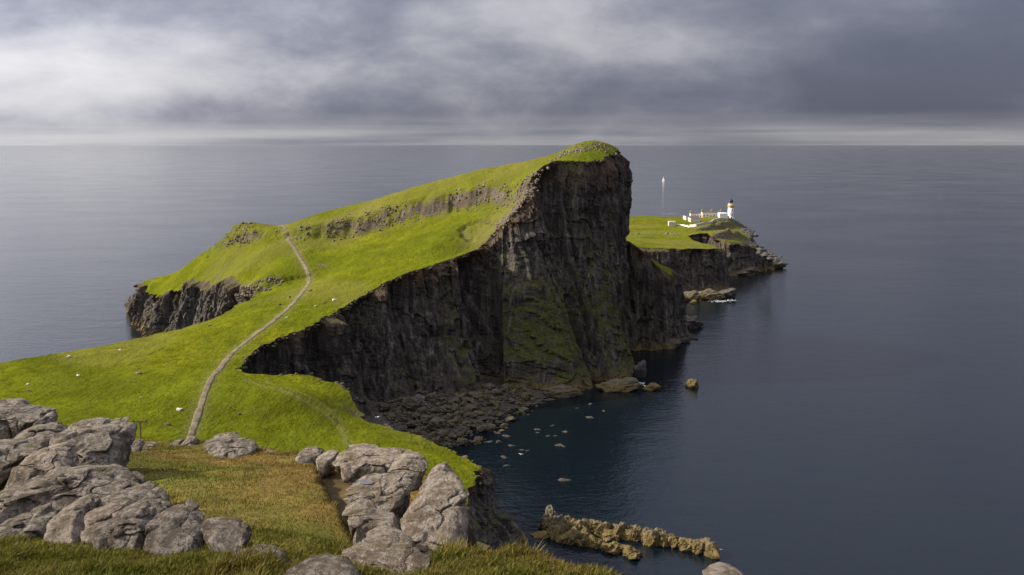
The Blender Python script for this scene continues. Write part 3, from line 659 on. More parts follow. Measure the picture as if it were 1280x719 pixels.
# ------------------------------------------------------------------ the near hillside
rimF = [(-40, 36), (-17, 33.5), (-11, 31.2), (-7.7, 29.3), (-5.2, 25.5), (-2.7, 25.0), (-1.6, 21.0), (-1.45, 17.6), (-1.35, 15.6), (-.6, 14.5), (.6, 13.8), (1.25, 13.0), (1.7, 12.0), (2.6, 9), (6, 4), (14, -3)]
bankF = [P_d(396, 590, 23)[:2], P_d(405, 612, 20.2)[:2], P_d(420, 636, 17.8)[:2], P_d(444, 658, 15.9)[:2]]
def hF(x, y):
    x = np.asarray(x, float); y = np.asarray(y, float)
    z = np.where(y < 11, 93.3 - .359 * y, 89.35 - .211 * (y - 11))
    z = z + .55 * np.exp(-((x + 12.0) / 2.5) ** 2 - ((y - 24) / 2.5) ** 2) + .12 * np.exp(-((x + 6.0) / 2.5) ** 2 - ((y - 21) / 5) ** 2)
    z = z - .5 * np.exp(-((x + 9.5) / 2.6) ** 2 - ((y - 18.5) / 2.2) ** 2) - .3 * np.exp(-((x + 2.2) / 1.2) ** 2 - ((y - 15.0) / 2.0) ** 2)
    z = z + fbm(x/2.2, y/2.2, None, 4, 55) * (.06 + .06 * sstep(15, 20, y)) + fbm(x/.6, y/.6, None, 3, 56) * .035
    d, s, _ = polydist(x, y, bankF)
    z = z - .36 * sstep(-.05, .15, d * s + fbm(x/.5, y/.5, None, 3, 57) * .15) * np.exp(-(d / 1.6) ** 2)
    d, s, _ = polydist(x, y, rimF); t = d * s - fbm(x/1.5, y/1.5, None, 3, 58) * .25          # positive beyond the rim
    return z - np.where(t > 0, np.minimum(t * t * 2.5, t * 3.5), 0)
def tintF(x, y):
    g = .55 + .055 * (y - 20) + .10 * (x + 7) + fbm(x/2.6, y/2.6, None, 4, 61) * .85
    g = np.where(y < 15.5, g * .4 + .22 + .35 * fbm(x/.9, y/.9, None, 3, 62), g)
    return np.clip(g, 0, 1)
def make_hill():
    xs = np.r_[np.arange(-60, -17, 1.5), np.arange(-17, 4.5, .085), np.arange(4.5, 16, 1.0)]; ys = np.r_[np.arange(-30, 9, 1.5), np.arange(9, 33, .085), np.arange(33, 48, .6)]
    X, Y = np.meshgrid(xs, ys); Z = hF(X, Y)
    d, s, _ = polydist(X, Y, bankF); bare = sstep(-.05, .1, d * s) * sstep(1.5, .9, d) * (.75 + .25 * vn(X / .4, Y / .4))
    d, s, _ = polydist(X, Y, rimF); bare = np.maximum(bare, sstep(.1, .4, d * s))
    n, m = X.shape; i = np.arange(n * m).reshape(n, m); f = np.c_[i[:-1, :-1].ravel(), i[:-1, 1:].ravel(), i[1:, 1:].ravel(), i[1:, :-1].ravel()]
    o = add_mesh('hillside', np.c_[X.ravel(), Y.ravel(), Z.ravel()], f, M['turf'], attrs=dict(tint=tintF(X, Y).ravel(), bare=bare.ravel()))
    tag(o, 'near hillside of short brown and green turf', 'hillside', kind='structure')
make_hill()

# ------------------------------------------------------------------ boulders of the near hillside, each from its own outline, distance and thickness
FRACT = 1.25
def outline_rock(name, pts, d, thick, mat, seed, k=5, shear=1.15, rough=.08, box=.5, sink=True):
    pts = np.array(pts, float); W3 = np.array([P_d(a, b, d) for a, b in pts]); u = W3[:, 0]; w = W3[:, 2]
    cu, cw = (u.min() + u.max()) / 2, (w.min() + w.max()) / 2
    th = np.arctan2(w - cw, u - cu)
    # radius of the outline as seen from its centre
    tt = np.linspace(-pi, pi, 361); rr = np.zeros(361); n = len(pts)
    for i in range(n):
        ax, ay = u[i] - cu, w[i] - cw; bx, by = u[(i+1) % n] - cu, w[(i+1) % n] - cw
        ex, ey = bx - ax, by - ay; c, s = np.cos(tt), np.sin(tt); den = c * ey - s * ex; den = np.where(abs(den) < 1e-9, 1e-9, den)
        r = (ax * ey - ay * ex) / den; q = np.where(abs(ex) > abs(ey), (r * c - ax) / (ex if abs(ex) > 1e-9 else 1e-9), (r * s - ay) / (ey if abs(ey) > 1e-9 else 1e-9))
        ok = (r > 0) & (q >= -.001) & (q <= 1.001); rr = np.where(ok, np.maximum(rr, r), rr)
    rr = np.where(rr <= 0, rr[rr > 0].mean(), rr)
    for _ in range(3): rr[1:-1] = rr[1:-1] * .5 + (rr[:-2] + rr[2:]) * .25
    v, f = ICO[k]; a, b, c = v[:, 0], v[:, 2], v[:, 1]
    rho = np.hypot(a, b); R_ = np.interp(np.arctan2(b, a), tt, rr); size = rr.mean()
    rho2 = rho ** box
    rsd = np.random.RandomState(seed); pn = rsd.normal(size=(11, 3)); pn /= np.linalg.norm(pn, axis=1)[:, None]; pd = rsd.uniform(.5, .9, 11)
    cut = np.minimum(1, (pd / np.maximum(v @ pn.T, 1e-3)).min(1)); R_ = R_ * (1 - (1 - cut) * .35); c = c * cut
    U = R_ * rho2 * a / (rho + 1e-9); Wz = R_ * rho2 * b / (rho + 1e-9); D = np.sign(c) * np.abs(c) ** .8 * thick
    D = D + shear * Wz; tv = (HCAM - cw) / d
    p = np.c_[U, D, Wz - tv * shear * Wz]        # lean back along the line of sight so the outline keeps its place
    sc = 1 / max(size, .25)
    q = p * sc + seed * 7.3
    rad = p / (np.linalg.norm(p, axis=1)[:, None] + 1e-9)
    n1 = fbm(q[:,0]*1.1, q[:,1]*1.1, q[:,2]*1.3, 4, seed) * 1.3
    qa = p * FRACT + seed * 3.1; qa = qa + .30 * np.stack([vn(qa[:,0]*2, qa[:,1]*2, qa[:,2]*2, seed+k) for k in (1, 2, 3)], 1)
    da, db, off, rid = worley(qa * np.array([1.0, 1.0, 1.7]), seed)
    fac = (off * rid).sum(1) * .30 + rid[:, 0] * .11 - np.clip(1 - (db - da) * 14, 0, 1) * .20       # tilted joint blocks with open joints between them
    dc, dd, off2, rid2 = worley(qa * 3.1 + 9, seed + 7)
    fac = fac + (off2 * rid2).sum(1) * .035 + rid2[:, 1] * .012 - np.clip(1 - (dd - dc) * 9, 0, 1) * .030
    n3 = fbm(q[:,0]*9, q[:,1]*9, q[:,2]*11, 4, seed+15, .6) * .030
    edge = .45 + .55 * np.abs(c) ** .5
    p = p + rad * ((n1 * rough * size + (fac * .62 + n3) * min(1.0, size * 1.3)) * edge)[:, None]
    base = w.min() - cw
    ctr = np.array([cu, d, w.min()])
    p[:, 2] -= p[:, 2].min()
    ctr[2] = cw + (w.min() - cw) * (1 - tv * shear)
    ctr[1] = d
    # the part above the ground keeps its shape, the rest runs down into the turf
    if sink:
        g = float(hF(np.array([cu]), np.array([d]))[0]); drop = max(0.0, ctr[2] - (g - .12)); mid = .5 * (p[:, 2].max() - p[:, 2].min())
        low = p[:, 2] < mid; p[low, 2] = mid - (mid - p[low, 2]) * (mid + drop) / mid
        ctr[2] -= drop; p[:, 2] += drop
    return add_mesh(name, p, f, mat, loc=tuple(ctr))
FG = [  # outline in photo pixels, distance, half thickness, material, label
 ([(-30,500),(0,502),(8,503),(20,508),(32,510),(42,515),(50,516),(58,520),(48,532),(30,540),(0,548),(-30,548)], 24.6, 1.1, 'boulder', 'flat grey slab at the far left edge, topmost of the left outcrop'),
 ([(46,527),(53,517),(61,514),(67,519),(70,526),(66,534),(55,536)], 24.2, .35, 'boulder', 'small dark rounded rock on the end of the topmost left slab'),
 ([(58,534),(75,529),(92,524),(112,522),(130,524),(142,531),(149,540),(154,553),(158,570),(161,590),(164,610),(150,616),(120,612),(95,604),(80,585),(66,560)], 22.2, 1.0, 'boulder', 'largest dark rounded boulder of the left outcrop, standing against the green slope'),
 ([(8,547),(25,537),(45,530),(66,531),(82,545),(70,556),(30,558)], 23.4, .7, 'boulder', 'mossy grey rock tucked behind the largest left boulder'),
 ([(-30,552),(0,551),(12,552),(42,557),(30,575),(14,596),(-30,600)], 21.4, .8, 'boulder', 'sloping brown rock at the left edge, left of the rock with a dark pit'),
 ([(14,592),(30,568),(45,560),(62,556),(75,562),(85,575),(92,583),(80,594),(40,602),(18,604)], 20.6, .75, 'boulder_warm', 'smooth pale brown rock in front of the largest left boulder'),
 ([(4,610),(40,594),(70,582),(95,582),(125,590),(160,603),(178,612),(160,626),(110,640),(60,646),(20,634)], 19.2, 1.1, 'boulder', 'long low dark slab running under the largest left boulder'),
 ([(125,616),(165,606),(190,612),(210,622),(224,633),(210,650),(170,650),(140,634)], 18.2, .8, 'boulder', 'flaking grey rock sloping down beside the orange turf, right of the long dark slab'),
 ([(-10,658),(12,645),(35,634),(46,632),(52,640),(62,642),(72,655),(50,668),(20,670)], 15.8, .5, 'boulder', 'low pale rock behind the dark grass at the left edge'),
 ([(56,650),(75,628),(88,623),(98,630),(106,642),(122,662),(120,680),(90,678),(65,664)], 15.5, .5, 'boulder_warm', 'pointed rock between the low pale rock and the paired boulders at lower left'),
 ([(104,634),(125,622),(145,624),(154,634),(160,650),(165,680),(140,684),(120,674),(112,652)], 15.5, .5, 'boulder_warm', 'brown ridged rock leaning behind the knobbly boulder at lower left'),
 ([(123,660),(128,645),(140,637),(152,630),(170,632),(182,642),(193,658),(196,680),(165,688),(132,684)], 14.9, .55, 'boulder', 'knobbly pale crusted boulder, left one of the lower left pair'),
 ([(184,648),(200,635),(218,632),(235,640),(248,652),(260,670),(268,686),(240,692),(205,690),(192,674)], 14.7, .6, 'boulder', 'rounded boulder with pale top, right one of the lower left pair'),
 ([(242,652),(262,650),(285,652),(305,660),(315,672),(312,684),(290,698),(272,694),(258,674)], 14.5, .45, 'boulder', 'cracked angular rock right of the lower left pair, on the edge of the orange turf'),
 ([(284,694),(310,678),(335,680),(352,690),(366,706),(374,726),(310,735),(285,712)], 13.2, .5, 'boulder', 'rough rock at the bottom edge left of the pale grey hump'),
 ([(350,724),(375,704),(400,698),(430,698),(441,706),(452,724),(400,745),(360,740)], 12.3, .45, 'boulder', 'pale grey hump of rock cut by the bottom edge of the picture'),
 ([(424,692),(438,684),(465,685),(500,686),(525,691),(546,701),(534,722),(480,736),(438,728),(428,706)], 13.5, .6, 'boulder_warm', 'wide cracked brown slab at the bottom, right of the pale grey hump'),
 ([(446,664),(470,659),(495,664),(515,675),(533,692),(510,702),(465,692)], 14.8, .55, 'boulder_warm', 'smooth brown rock lying just above the wide cracked slab'),
 ([(430,638),(440,630),(455,632),(468,642),(490,648),(507,656),(505,668),(470,668),(443,658)], 16.0, .5, 'boulder_warm', 'low broken rock beside the peaty hollow, under the rock with the rain pool'),
 ([(428,606),(445,596),(480,592),(510,592),(519,598),(517,615),(505,632),(489,650),(465,648),(443,627)], 17.4, .8, 'boulder_warm', 'broad pale boulder with a rain pool on its top, left of the largest right boulder'),
 ([(495,652),(505,630),(520,610),(530,597),(545,592),(560,590),(574,600),(583,615),(586,635),(582,668),(568,694),(540,702),(514,690),(501,668)], 16.1, .8, 'boulder_warm', 'largest pale brown boulder of the right outcrop, above the sea cliff'),
 ([(528,604),(535,585),(545,579),(555,580),(566,588),(577,602),(558,614),(535,612)], 18.6, .5, 'boulder_warm', 'small white-topped rock behind the largest right boulder'),
 ([(482,594),(490,575),(505,567),(520,567),(532,573),(538,582),(528,596),(505,600)], 21.4, .7, 'boulder_warm', 'pale rounded rock behind the rain pool boulder, at the right end of the flat slab'),
 ([(414,574),(428,564),(460,564),(490,565),(508,568),(505,582),(460,584),(428,584)], 23.8, .8, 'boulder_warm', 'long flat pale slab on the rim of the hill, above the peaty hollow'),
 ([(396,573),(408,565),(421,566),(422,578),(402,581)], 24.3, .4, 'boulder_warm', 'small squarish slab at the left end of the long flat slab'),
 ([(369,568),(382,558),(395,559),(404,565),(397,573),(378,574)], 25.4, .4, 'boulder', 'small pale rock on the turf rim left of the squarish slab'),
 ([(250,556),(262,550),(280,549),(300,551),(318,553),(327,560),(322,570),(295,571),(262,567)], 28.0, .9, 'boulder', 'long flat grey slab on the turf rim right of the end of the path'),
 ([(222,559),(232,547),(240,546),(249,552),(250,562),(235,564)], 30.2, .5, 'boulder', 'domed grey rock hiding the near end of the path'),
 ([(202,562),(213,552),(225,551),(228,560),(215,565)], 30.2, .4, 'boulder', 'low grey rock left of the domed rock at the end of the path'),
 ([(174,562),(183,553),(193,556),(194,564),(182,566)], 29.6, .35, 'boulder', 'small grey rock on the turf rim right below the power pole'),
 ([(160,561),(166,550),(173,551),(178,558),(176,566),(164,567)], 28.6, .4, 'boulder', 'small dark rock on the turf rim beside the largest left boulder'),
 ([(321,570),(331,563),(343,566),(345,573),(332,576)], 27.6, .35, 'boulder', 'small grey rock just right of the long flat grey slab'),
 ([(160,574),(172,565),(190,567),(186,576),(172,579)], 27.2, .4, 'boulder', 'flat brown stone in the turf below the power pole'),
 ([(634,718),(648,709),(660,709),(671,716),(664,722),(645,724)], 13.6, .3, 'boulder_warm', 'flat bare stone in the green tufts at the bottom centre'),
 ([(880,726),(893,717),(908,713),(924,716),(938,726),(925,745),(890,745)], 12.2, .4, 'boulder_warm', 'lone pale rock peeping in at the bottom edge over the sea'),
]
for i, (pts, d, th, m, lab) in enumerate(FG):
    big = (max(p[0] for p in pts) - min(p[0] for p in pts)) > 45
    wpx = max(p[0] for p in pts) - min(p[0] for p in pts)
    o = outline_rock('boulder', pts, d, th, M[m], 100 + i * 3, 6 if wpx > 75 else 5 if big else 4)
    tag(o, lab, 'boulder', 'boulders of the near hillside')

# rain pool on the broad boulder
def rain_pool():
    from mathutils.bvhtree import BVHTree; from mathutils import Vector
    o = next(q for q in bpy.data.objects if 'rain pool on its top' in q.get('label', '')); me = o.data
    bv = BVHTree.FromPolygons([v.co + o.location for v in me.vertices], [tuple(p.vertices) for p in me.polygons])
    h = bv.ray_cast(Vector((0, 0, HCAM)), Vector(ray(459, 602)).normalized())[0]
    if h is None: return
    n = 20; V = [(.15 * (1 + .12 * sin(3 * a)) * cos(a), .17 * (1 + .1 * cos(2 * a)) * sin(a), dz) for dz in (-.10, .002) for a in [2*pi*i/n for i in range(n)]]
    p = MB().poly(V, [tuple(range(n, 2*n))] + [(i, (i+1) % n, n+(i+1) % n, n+i) for i in range(n)]).build('rain_pool', M['pool'], o)
    p.location = h - o.location; p['label'] = 'shallow rain pool in a hollow of the boulder'
rain_pool()
# ------------------------------------------------------------------ grass of the near hillside
def make_blades():
    rs = np.random.RandomState(4); X = []; Y = []; H = []
    def strew(x0, x1, y0, y1, dens, h0, h1, m=None):
        n = int((x1-x0) * (y1-y0) * dens); x = rs.uniform(x0, x1, n); y = rs.uniform(y0, y1, n)
        d, s, _ = polydist(x, y, rimF); k = d * s < .15
        k &= np.abs(x) < y * .56 + .6
        if m is not None: k &= m(x, y)
        d, s, _ = polydist(x, y, bankF); k &= ~((d < 1.1) & (s > 0) & (d > .05))
        x, y = x[k], y[k]; X.append(x); Y.append(y); H.append(rs.uniform(h0, h1, len(x)) * (.75 + .45 * fbm(x/.5, y/.5, None, 2, 8) + .9 * sstep(.15, .55, fbm(x/1.1, y/1.1, None, 3, 13))))
    strew(-17, 1.5, 16, 32, 330, .035, .085)
    strew(-13, 2, 12.5, 16, 900, .05, .12)
    strew(-8, 3.0, 11.6, 14.3, 1500, .05, .13)
    strew(-1.2, 2.0, 12.0, 15, 1500, .08, .22, lambda x, y: fbm(x/.4, y/.4, None, 2, 9) > -.1)
    strew(-7, -3.4, 12, 14.5, 900, .08, .22, lambda x, y: fbm(x/.5, y/.5, None, 2, 10) > .05)
    strew(-11, -8, 16.3, 18.3, 900, .10, .24, lambda x, y: fbm(x/.6, y/.6, None, 2, 12) > .0)
    x = np.concatenate(X); y = np.concatenate(Y); h = np.concatenate(H); n = len(x); z = hF(x, y) - .01
    an = rs.uniform(0, 2*pi, n); wd = .008 + .05 * h * .5; lean = rs.normal(0, .35, (n, 2)) * h[:, None] + np.array([.18, .05]) * h[:, None]
    ux, uy = np.cos(an) * wd, np.sin(an) * wd
    b0 = np.c_[x - ux, y - uy, z]; b1 = np.c_[x + ux, y + uy, z]
    m0 = np.c_[x - ux * .7 + lean[:, 0] * .35, y - uy * .7 + lean[:, 1] * .35, z + h * .6]; m1 = np.c_[x + ux * .7 + lean[:, 0] * .35, y + uy * .7 + lean[:, 1] * .35, z + h * .6]
    t = np.c_[x + lean[:, 0], y + lean[:, 1], z + h]
    V = np.stack([b0, b1, m1, m0, t], 1).reshape(-1, 3); k = np.arange(n) * 5
    f = np.concatenate([np.c_[k, k+1, k+2], np.c_[k, k+2, k+3], np.c_[k+3, k+2, k+4]])
    tn = np.clip(tintF(x, y) + rs.normal(0, .18, n), 0, 1); rd = rs.uniform(0, 1, n)
    o = add_mesh('grass', V, f, M['blade'], smooth=False, attrs=dict(tint=np.repeat(tn, 5), rnd=np.repeat(rd, 5)))
    tag(o, 'short brown and green grass covering the near hillside', 'grass', kind='stuff')
make_blades()

# ------------------------------------------------------------------ stones
protos = [chunk(s, 4, 16, rough=.22) for s in range(8)]
def proto_meshes(mat, key):
    out = []
    for i, (v, f) in enumerate(protos):
        me = bpy.data.meshes.new(key); me.from_pydata(v.tolist(), [], f.tolist()); me.update(); me.materials.append(mat)
        me.polygons.foreach_set('use_smooth', [True] * len(f)); out.append(me)
    return out
def put(name, me, loc, sc, rot, parent=None):
    o = bpy.data.objects.new(name, me); COL.objects.link(o); o.location = loc; o.scale = sc; o.rotation_euler = rot
    if parent: o.parent = parent
    return o
rs = np.random.RandomState(12)
shore_m = proto_meshes(M['shore'], 'shore_boulder'); weed_m = proto_meshes(M['searock'], 'sea_rock'); crag_m = proto_meshes(M['crag'], 'stone'); pale_m = proto_meshes(M['pale'], 'stone'); dark_m = proto_meshes(M['dark'], 'sea_rock')
def in_poly(px, py, poly):
    c = False; n = len(poly)
    for i in range(n):
        a, b = poly[i], poly[i-1]
        if (a[1] > py) != (b[1] > py) and px < (b[0]-a[0]) * (py-a[1]) / (b[1]-a[1]) + a[0]: c = not c
    return c
BEACH = [(505, 545), (470, 520), (500, 505), (555, 498), (610, 490), (650, 486), (668, 496), (672, 512), (645, 520), (640, 535), (612, 550), (585, 562), (540, 560)]
BX = [P_z(a, b, 0)[:2] for a, b in BEACH]; bx0, bx1 = min(p[0] for p in BX), max(p[0] for p in BX); by0, by1 = min(p[1] for p in BX), max(p[1] for p in BX)
cnt = 0; small = []
while cnt < 210 or len(small) < 1500:
    x, y = rs.uniform(bx0, bx1), rs.uniform(by0, by1)
    if not in_poly(x, y, BX): continue
    z = float(hBe(np.array([x]), np.array([y]))[0]); s = rs.lognormal(0, .42)
    if cnt < 210:
        s *= 1.1; o = put('shore_boulder', shore_m[cnt % 8], (x, y, max(z, -.4) + .3 * s), (s * rs.uniform(.9, 1.5), s * rs.uniform(.9, 1.3), s * rs.uniform(.6, .9)), (rs.uniform(-.3, .3), rs.uniform(-.3, .3), rs.uniform(0, 6.3)))
        tag(o, 'brown boulder among many on the shaded beach at the foot of the tall cliff', 'boulder', 'boulders on the shaded beach'); cnt += 1
    if len(small) < 1500: small.append((x + rs.uniform(-2, 2), y + rs.uniform(-2, 2), s * .33))
def strew_chunks(name, items, mat, label=None, cat=None, parent=None, flat=.7):
    V = []; Fc = []; b = 0
    for i, (x, y, z, s) in enumerate(items):
        v, f = ICO2C[i % len(ICO2C)]; a = rs.uniform(0, 6.3); c, q = cos(a), sin(a); sx, sy, sz = s * rs.uniform(.8, 1.5), s * rs.uniform(.7, 1.2), s * rs.uniform(.8, 1.2) * flat
        w = v * np.array([sx, sy, sz]); w = np.c_[w[:, 0] * c - w[:, 1] * q, w[:, 0] * q + w[:, 1] * c, w[:, 2]] + np.array([x, y, z]); V.append(w); Fc.append(f + b); b += len(v)
    o = add_mesh(name, np.concatenate(V), np.concatenate(Fc), mat, parent=parent, smooth=False)
    tag(o, label, cat, kind='stuff'); return o
def ico_low(seed):
    v, f = icosphere(1); r = np.random.RandomState(seed); p = r.normal(size=(9, 3)); p /= np.linalg.norm(p, axis=1)[:, None]; d = r.uniform(.55, .95, 9)
    return v * np.minimum((d / np.maximum(v @ p.T, 1e-3)).min(1), 1.1)[:, None], f
ICO2C = [ico_low(s) for s in range(10)]
zs = hBe(np.array([q[0] for q in small]), np.array([q[1] for q in small]))
strew_chunks('shingle', [(q[0], q[1], max(z, -.5) + .05, q[2]) for q, z in zip(small, zs)], M['shore'], 'smaller stones filling the shaded beach between the boulders', 'shingle')
items = []
for _ in range(900):
    p = P_z(rs.uniform(492, 545), rs.uniform(492, 515), 2.5)
    if rs.rand() < np.exp(-((p[0] + 34) / 9) ** 2 - ((p[1] - 346) / 8) ** 2): items.append((p[0], p[1], float(hBe(p[:1], p[1:2])[0]) + .1, rs.uniform(.25, .6)))
strew_chunks('pebble_bank', items, M['pebble'], 'pale grey pebble bank at the back of the shaded beach', 'pebbles')
# rocks showing in the shallows of the bay
SHALLOW = [(665, 481, 2.6), (690, 487, 1.6), (648, 500, 2.5), (632, 512, 2.2), (634, 545, 1.5), (610, 552, 1.7), (623, 552, 1.4), (641, 557, 1.2), (652, 562, 1.6), (632, 572, 1.5), (631, 582, 1.6), (659, 563, 1.0), (672, 537, 1.3), (690, 532, 1.1), (700, 557, 2.0), (708, 600, 2.0), (673, 541, 1.0), (661, 518, .9), (720, 510, 1.0), (737, 505, 1.4), (685, 545, .9), (755, 514, 1.2), (736, 522, 1.6), (705, 540, 1.2), (695, 545, .9), (618, 535, 1.4), (660, 507, 1.5), (678, 504, 1.4)]
for i, (px, py, s) in enumerate(SHALLOW):
    p = P_z(px, py, 0); o = put('sea_rock', dark_m[i % 8], (p[0], p[1], -.24 * s), (s * 1.25, s * .85, s * .42), (rs.uniform(-.2, .2), rs.uniform(-.2, .2), rs.uniform(0, 6)))
    tag(o, 'low weedy rock breaking the dark shallow water of the bay', 'rock', 'rocks in the shallows of the bay')
def sea_rock(px, py, sx, sy, sz, lab, me=weed_m, i=0, up=.25, rz=0):
    p = P_z(px, py, 0); o = put('sea_rock', me[i % 8], (p[0], p[1], sz * up), (sx, sy, sz), (.1, -.1, rz)); tag(o, lab, 'rock', 'sea rocks off the headland'); return o
sea_rock(865, 484, 2.4, 2.2, 3.0, 'small round ochre rock standing alone in the open water right of the headland', i=1)
sea_rock(814, 487, 3.4, 2.8, 2.4, 'ochre rock just off the corner of the headland cliff', i=2)
sea_rock(775, 488, 9, 4.0, 3.2, 'broad ochre ledge at the foot of the headland nose', i=3, rz=.2)
sea_rock(700, 494, 9, 3.5, 2.6, 'brown ledge at the water line under the dark recess', shore_m, i=4)
sea_rock(800, 470, 3.2, 3.0, 6, 'dark stump of rock beside the cleft of the headland nose', dark_m, i=5)
sea_rock(835, 434, 8.5, 4, 3, 'dark shelf at the foot of the mossy buttress', shore_m, i=6, rz=.4)
sea_rock(853, 428, 3.4, 2, 1.6, 'low dark rock off the end of the buttress shelf', dark_m, i=7)
sea_rock(868, 424, 2.6, 1.4, .9, 'flat awash rock off the buttress, farther out than its neighbours', dark_m, i=0)
sea_rock(851, 408, 11, 6, 5, 'dark rocky spit between the buttress and the lighthouse cliffs', dark_m, i=1, rz=-.1)
sea_rock(850, 377, 5, 4, 4.5, 'ochre boulder heap at the left foot of the lighthouse cliffs', i=2)
sea_rock(862, 375, 7, 4, 4.0, 'ochre rock shelf under the middle of the lighthouse cliffs', i=3)
sea_rock(886, 373, 10, 5, 4, 'long ochre shelf under the lighthouse cliffs', i=4)
sea_rock(905, 372, 9, 6, 5, 'grey and ochre rock foot at the corner of the lighthouse cliffs', dark_m, i=5)
sea_rock(848, 381, 2.2, 2, 2.0, 'small ochre boulder in front of the shelf under the lighthouse cliffs', i=6)
sea_rock(867, 379.5, 2.4, 1.8, 1.6, 'small ochre stone off the middle shelf under the lighthouse cliffs', i=7)
sea_rock(922, 343, 16, 6, 4.5, 'ochre shelf at the foot of the second lighthouse cliff', shore_m, i=1)
sea_rock(957, 335.5, 15, 6, 6, 'ochre tip of the lighthouse promontory running out to sea', i=2)
o = outline_rock('sea_rock', [(155,378),(162,366),(172,357),(188,351),(205,346),(218,344),(225,352),(222,390),(190,396),(160,392)], 548, 12, M['cliff'], 333, 5, .3, .35, .7, False)
tag(o, 'dark rocky stack behind the left end of the headland', 'rock', 'sea rocks off the headland')
# the twin-ridged skerry in the foreground water
def make_skerry():
    root = empty('skerry', tuple(P_z(780, 672, 0))); c0 = np.array(root.location)
    tag(root, 'ochre twin-ridged reef of broken blocks lying in the near water', 'reef')
    r = np.random.RandomState(9)
    ridges = [([(684, 655), (705, 656), (730, 660)], 13, 3.4), ([(695, 668), (720, 672), (745, 676), (770, 684), (795, 690)], 20, 2.3), ([(740, 660), (760, 664), (785, 668), (810, 672), (840, 676), (870, 684), (890, 687)], 30, 2.5)]
    for ln, n, h in ridges:
        pts = np.array([P_z(a, b + 5, 0) for a, b in ln]); L = np.linspace(0, len(pts) - 1, n)
        for j, t in enumerate(L):
            i = min(int(t), len(pts) - 2); p = pts[i] + (pts[i+1] - pts[i]) * (t - i) + np.r_[r.normal(0, .5), r.normal(0, 1.0), 0] - c0
            hh = h * r.uniform(.6, 1.15) * (1 - .45 * (j / n) if ln is ridges[1][0] else 1)
            put('rock_block', weed_m[r.randint(8)], (p[0], p[1], hh * .18), (r.uniform(1.7, 2.7), r.uniform(1.6, 2.6), hh * 1.15), (r.uniform(-.25, .25), r.uniform(-.25, .25), r.uniform(0, 6.3)), root)
make_skerry()
sea_rock(677, 671, 2.6, 1.6, .8, 'low awash rock between the near cliff and the reef', i=3)
# loose crag stones along the rock bands of the headland
def crag_items(lines, n, spread, s0, s1, h):
    out = []
    for ln, w_ in lines:
        ln = np.array(ln)
        for _ in range(int(n * w_)):
            t = rs.uniform(0, len(ln) - 1); i = min(int(t), len(ln) - 2); p = ln[i] + (ln[i+1] - ln[i]) * (t - i)
            x = p[0] + rs.normal(0, spread); y = p[1] + rs.normal(0, spread); s = rs.uniform(s0, s1) ** 1.0
            
            if fbm(np.array([x/9]), np.array([y/9]), None, 2, 71)[0] > -.12: out.append((x, y, s))
    x = np.array([q[0] for q in out]); y = np.array([q[1] for q in out]); z = h(x, y)
    return [(a, b, c - .1 * s[2], s[2]) for a, b, c, s in zip(x, y, z, out)]
summit = pxline(base_hA, 380, 470, [(690, 200), (710, 192), (735, 184), (760, 188)]); scree = pxline(base_hA, 370, 470, [(668, 235), (650, 250), (640, 262), (622, 285)])
strew_chunks('rock_outcrop', crag_items([(crag1, 1.0), (crag2, .2), (crag3, .14), (crag4, .22), (summit, .22), (scree, .3)], 620, 2.3, .15, .7, hA), M['crag'], parent=headland, flat=1.1)
strew_chunks('rock_outcrop', crag_items([(cragC[0], .9), (cragC[1], .9), (cragC[2], .5)], 120, 4.0, .4, 1.3, hC), M['crag'], parent=prom, flat=.8)
strew_chunks('rock_outcrop', crag_items([(cragC[3], 1), (cragC[4], 1)], 170, 3.5, .6, 2.6, hC), M['dark'], parent=prom, flat=.7)
vis = [q for q in ringA if 205 < q[1] < 440 and -80 < q[0] < 60 and abs(q[0]) < q[1] * .6]
vis = np.array(vis); pick = vis[rs.randint(len(vis), size=700)]; pick = pick + rs.normal(0, .55, pick.shape); pz = hA(pick[:, 0], pick[:, 1])
strew_chunks('rim_rubble', [(a, b, c - rs.uniform(.1, 1.3), rs.uniform(.25, .8)) for (a, b), c in zip(pick, pz)], M['soil'], parent=headland, flat=.7)
# scattered stones on the grass
STONES = [(224, 512.5, 1.15, 1, 'largest white stone on the green isthmus left of the path'), (209, 531, .8, 0, 'flat grey stone on the grass between the power pole and the path'), (173, 467, 1.3, 0, 'grey stone in the middle of the isthmus grass'),
 (36, 489, .7, 0, 'dark stone on the grass above the topmost left slab'), (35, 481, .55, 1, 'small pale stone on the grass at the left, above the dark stone'), (299, 518, .75, 0, 'grey stone on the grass right of the path'),
 (98, 470, .6, 1, 'small pale stone left of the grey stone in the middle of the grass'), (86, 447, .8, 1, 'pale stone near the left edge of the isthmus'), (176, 497, .45, 1, 'tiny white stone left of the largest white stone'),
 (418, 375.5, 1.2, 1, 'pale stone near the cliff edge below the turn of the path'), (405, 379, .9, 0, 'dark stone left of the pale stone near the cliff edge'), (394, 384, .8, 1, 'small pale stone on the slope below the path turn'),
 (388, 364, 1.0, 0, 'grey stone beside the path just below its turn'), (358, 398, .7, 1, 'pale stone on the right side of the path'), (362, 372, 1.0, 0, 'grey stone left of the path below its turn'), (350, 381, .8, 0, 'lower grey stone left of the path'),
 (150, 438, .7, 1, 'small pale stone on the far edge of the isthmus grass'), (262, 408, .9, 0, 'dark stone near the foot of the left cliffs')]
for i, (px, py, s, k, lab) in enumerate(STONES):
    p = hit(px, py, hA, 180, 500); o = put('stone', (pale_m if k else crag_m)[i % 8], (p[0], p[1], p[2] + .08 * s), (s * .85, s * .65, s * .5), (0, .1, i)); tag(o, lab, 'stone', 'stones on the isthmus grass')

